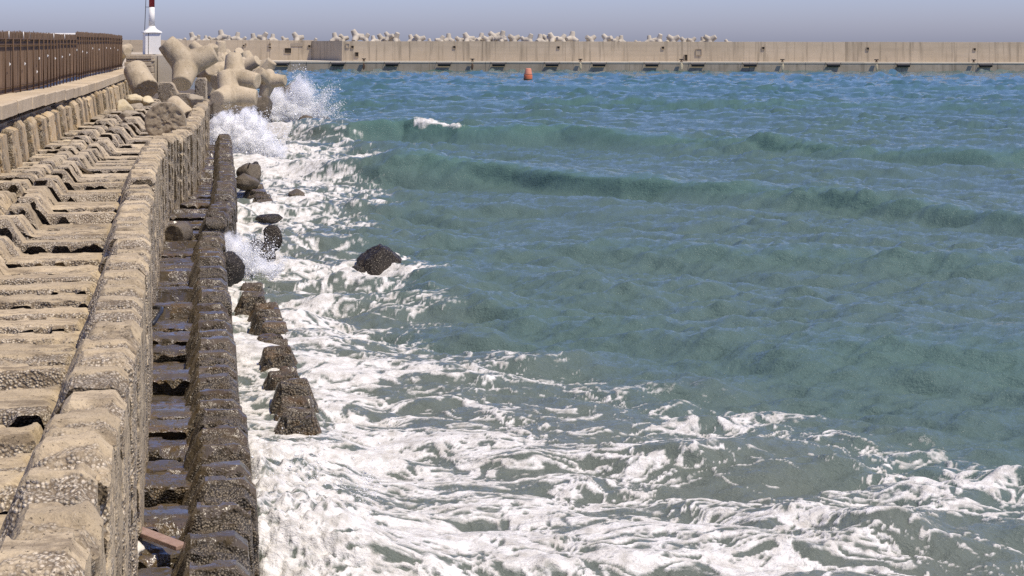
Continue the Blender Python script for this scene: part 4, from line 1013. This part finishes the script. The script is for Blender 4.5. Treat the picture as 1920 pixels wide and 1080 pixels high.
# the sheet goes on to the horizon and round the place in a coarse skirt
b0 = len(Vx); skirt = []; far = 9000.0
ring = list(range(NC)) + [r_ * NC + NC - 1 for r_ in range(1, NR)] + [(NR - 1) * NC + c_ for c_ in range(NC - 2, -1, -1)] + [r_ * NC for r_ in range(NR - 2, 0, -1)]
ring = ring[::25]
cx_, cy_ = 10.0, 120.0
sk = []
for id_ in ring:
    v = Vx[id_]; dxy = np.array([v[0] - cx_, v[1] - cy_]); n_ = np.linalg.norm(dxy); sk.append((cx_ + dxy[0] / n_ * far, cy_ + dxy[1] / n_ * far, -.0))
skq = []
for a_ in range(len(ring)):
    b_ = (a_ + 1) % len(ring); skq.append((ring[a_], b0 + a_, b0 + b_, ring[b_]))
Vall = np.concatenate([Vx, np.array(sk)]); pad = lambda a_, v: np.concatenate([a_, np.full(len(sk), v)])
sea_me = mesh_np("sea", Vall, np.concatenate([Qs, np.array(skq)]), True, {"foam": pad(foam, 0), "turbid": pad(turb, 0), "lip": pad(lip, 0)})

t = NT("sea_water")
foam_a = t.attr("foam"); turb_a = t.attr("turbid"); lip_a = t.attr("lip")
sxyz = t.n.new('ShaderNodeSeparateXYZ'); t.l.new(t.pos, sxyz.inputs[0])
mr = t.n.new('ShaderNodeMapRange'); t.l.new(sxyz.outputs[1], mr.inputs[0]); mr.inputs[1].default_value = 45; mr.inputs[2].default_value = 190
deep = t.mix(mr.outputs[0], (.090, .136, .120), (.045, .114, .106))
deep = t.mix(t.math('MULTIPLY', lip_a, .55, True), deep, (.082, .175, .140))
patch = t.ramp(t.noise(.11, 3, .5, src=t.vec((1, .5, 1))), [(.35, 0.), (.7, 1.)])
deep = t.mix(t.math('MULTIPLY', patch, .35), deep, (.076, .122, .096))
water = t.mix(t.math('MULTIPLY', turb_a, .85), deep, (.140, .152, .120))
fine = t.math('ADD', t.math('MULTIPLY', t.noise(16, 5, .7, src=t.vec((.8, 1.4, 1)), dist=.5), .6), t.math('MULTIPLY', t.noise(5.5, 4, .65, src=t.vec((.6, 1.5, 1)), dist=.8), .4))
fa = t.math('ADD', foam_a, t.math('MULTIPLY', t.math('SUBTRACT', fine, .5), 1.25))
fmask = t.ramp(fa, [(.12, 0.), (1.0, 1.)])
fmask = t.math('MULTIPLY', fmask, t.ramp(foam_a, [(.01, 0.), (.12, 1.)]))
foamc = t.mix(t.ramp(t.noise(5, 4, .6), [(.32, 0.), (.6, 1.)]), (.50, .475, .42), (.77, .75, .70))
colr = t.mix(fmask, water, foamc)
rough = t.math('ADD', .055, t.math('MULTIPLY', fmask, .7))
rip = t.noise(5.5, 5, .68, src=t.vec((1, 1.7, 1)), dist=.3); rip2 = t.noise(17, 2, .6, src=t.vec((1, 1.6, 1)), dist=.3)
nb = t.bump(t.math('ADD', rip, t.math('MULTIPLY', rip2, .5)), .62, .075)
nb = t.bump(t.math('MULTIPLY', fmask, t.math('ADD', .5, fine)), .42, .03, nb)
t.set(color=colr, rough=rough, normal=nb, ior=1.333, spec=.5)
sea = obj("sea", sea_me, t.m); tag(sea, kind="structure")

# ------------------------------------------------------------------ spray
_oct_v = np.array([(1, 0, 0), (-1, 0, 0), (0, 1, 0), (0, -1, 0), (0, 0, 1), (0, 0, -1)], np.float32)
_oct_f = np.array([(0, 2, 4), (2, 1, 4), (1, 3, 4), (3, 0, 4), (2, 0, 5), (1, 2, 5), (3, 1, 5), (0, 3, 5)], np.int32)
def droplets(name, P, r, parent=None):
    n = len(P); st = rng.uniform(.7, 1.5, size=(n, 1, 3)).astype(np.float32)
    V = (P[:, None, :] + _oct_v[None] * st * r[:, None, None]).reshape(-1, 3)
    T = (_oct_f[None] + (np.arange(n) * 6)[:, None, None]).reshape(-1, 3)
    return obj(name, mesh_np(name, V, T, True), M_SPRAY, parent)
def burst(base, width, depth, height, n, jets, lean, rmin, rmax, spread, seed, power=1.0):
    """drops thrown up from the line of impact in jets"""
    g = np.random.default_rng(seed); out = []
    jx = g.uniform(-1, 1, jets); jh = np.clip(1 - np.abs(jx) ** 2.2 * .55, .2, 1) * g.uniform(.45, 1.08, jets); jl = g.normal(0, .16, jets) + jx * spread
    k = g.integers(0, jets, n); t_ = g.beta(1.15, 1.5, n) ** power
    w = .05 + .16 * t_
    x = jx[k] * width * .5 + jl[k] * height * t_ + g.normal(0, 1, n) * w * height * .30 + lean * height * t_
    z = jh[k] * height * t_ + g.normal(0, 1, n) * .035 * height - .10 * height
    y = g.normal(0, 1, n) * depth * (.35 + .4 * t_)
    r = g.uniform(rmin, rmax, n) * (1 - .35 * t_) * (.55 + g.exponential(.45, n))
    return np.stack([base.x + x, base.y + y, np.maximum(base.z + z, -.2)], 1).astype(np.float32), r.astype(np.float32)
def spray(label, base, width, depth, height, n, jets, lean, rmin, rmax, spread, seed, mist=None):
    e = empty("wave_spray", base); tag(e, label, "spray", None, "stuff")
    P, r = burst(Vector((0, 0, 0)), width, depth, height, n, jets, lean, rmin, rmax, spread, seed)
    droplets("drops", P, r, e)
    for (ox, oy, oz, sx_, sy_, sz_, dn) in mist or ():
        bm = bmesh.new(); bmesh.ops.create_icosphere(bm, subdivisions=3, radius=1.05)
        m_ = obj("mist", bm_mesh("mist", bm, True), mist_mat("mist", dn), e, (ox, oy, oz)); m_.scale = (sx_, sy_, sz_)
spray("tall dense white spray thrown up against the end of the outer wall", at(452, 300, 67.5), 3.0, .6, 2.75, 46000, 70, .0, .007, .024, .10, 1,
      [(-.1, 0, .75, 1.7, .8, 1.3, 110), (-.75, .2, 1.45, .85, .6, .9, 80), (.35, .1, 1.45, .9, .6, 1.1, 80), (1.25, 0, .35, 1.0, .7, .7, 34)])
spray("farther ragged fan of spray bursting over the rocks beside the tetrapods", at(540, 236, 95), 3.9, .9, 4.3, 52000, 45, .12, .010, .026, .28, 2,
      [(.2, 0, .65, 2.3, 1.0, 1.15, 60), (.9, .1, 1.9, 1.0, .8, 1.7, 12), (-.9, .1, 1.5, 1.3, .8, 1.4, 16)])
spray("low splash of white drops around the jagged rocks beside the outer row", at(452, 522, 33), 1.25, .4, 1.25, 22000, 40, .05, .004, .013, .2, 3,
      [(-.2, 0, .5, .5, .35, .62, 60), (.25, 0, .15, .75, .4, .36, 60)])
spray("fine drops flying over the churning white water in front beside the wet blocks", at(545, 960, 16.2), 1.5, 1.3, .75, 14000, 60, .05, .002, .006, .3, 4)
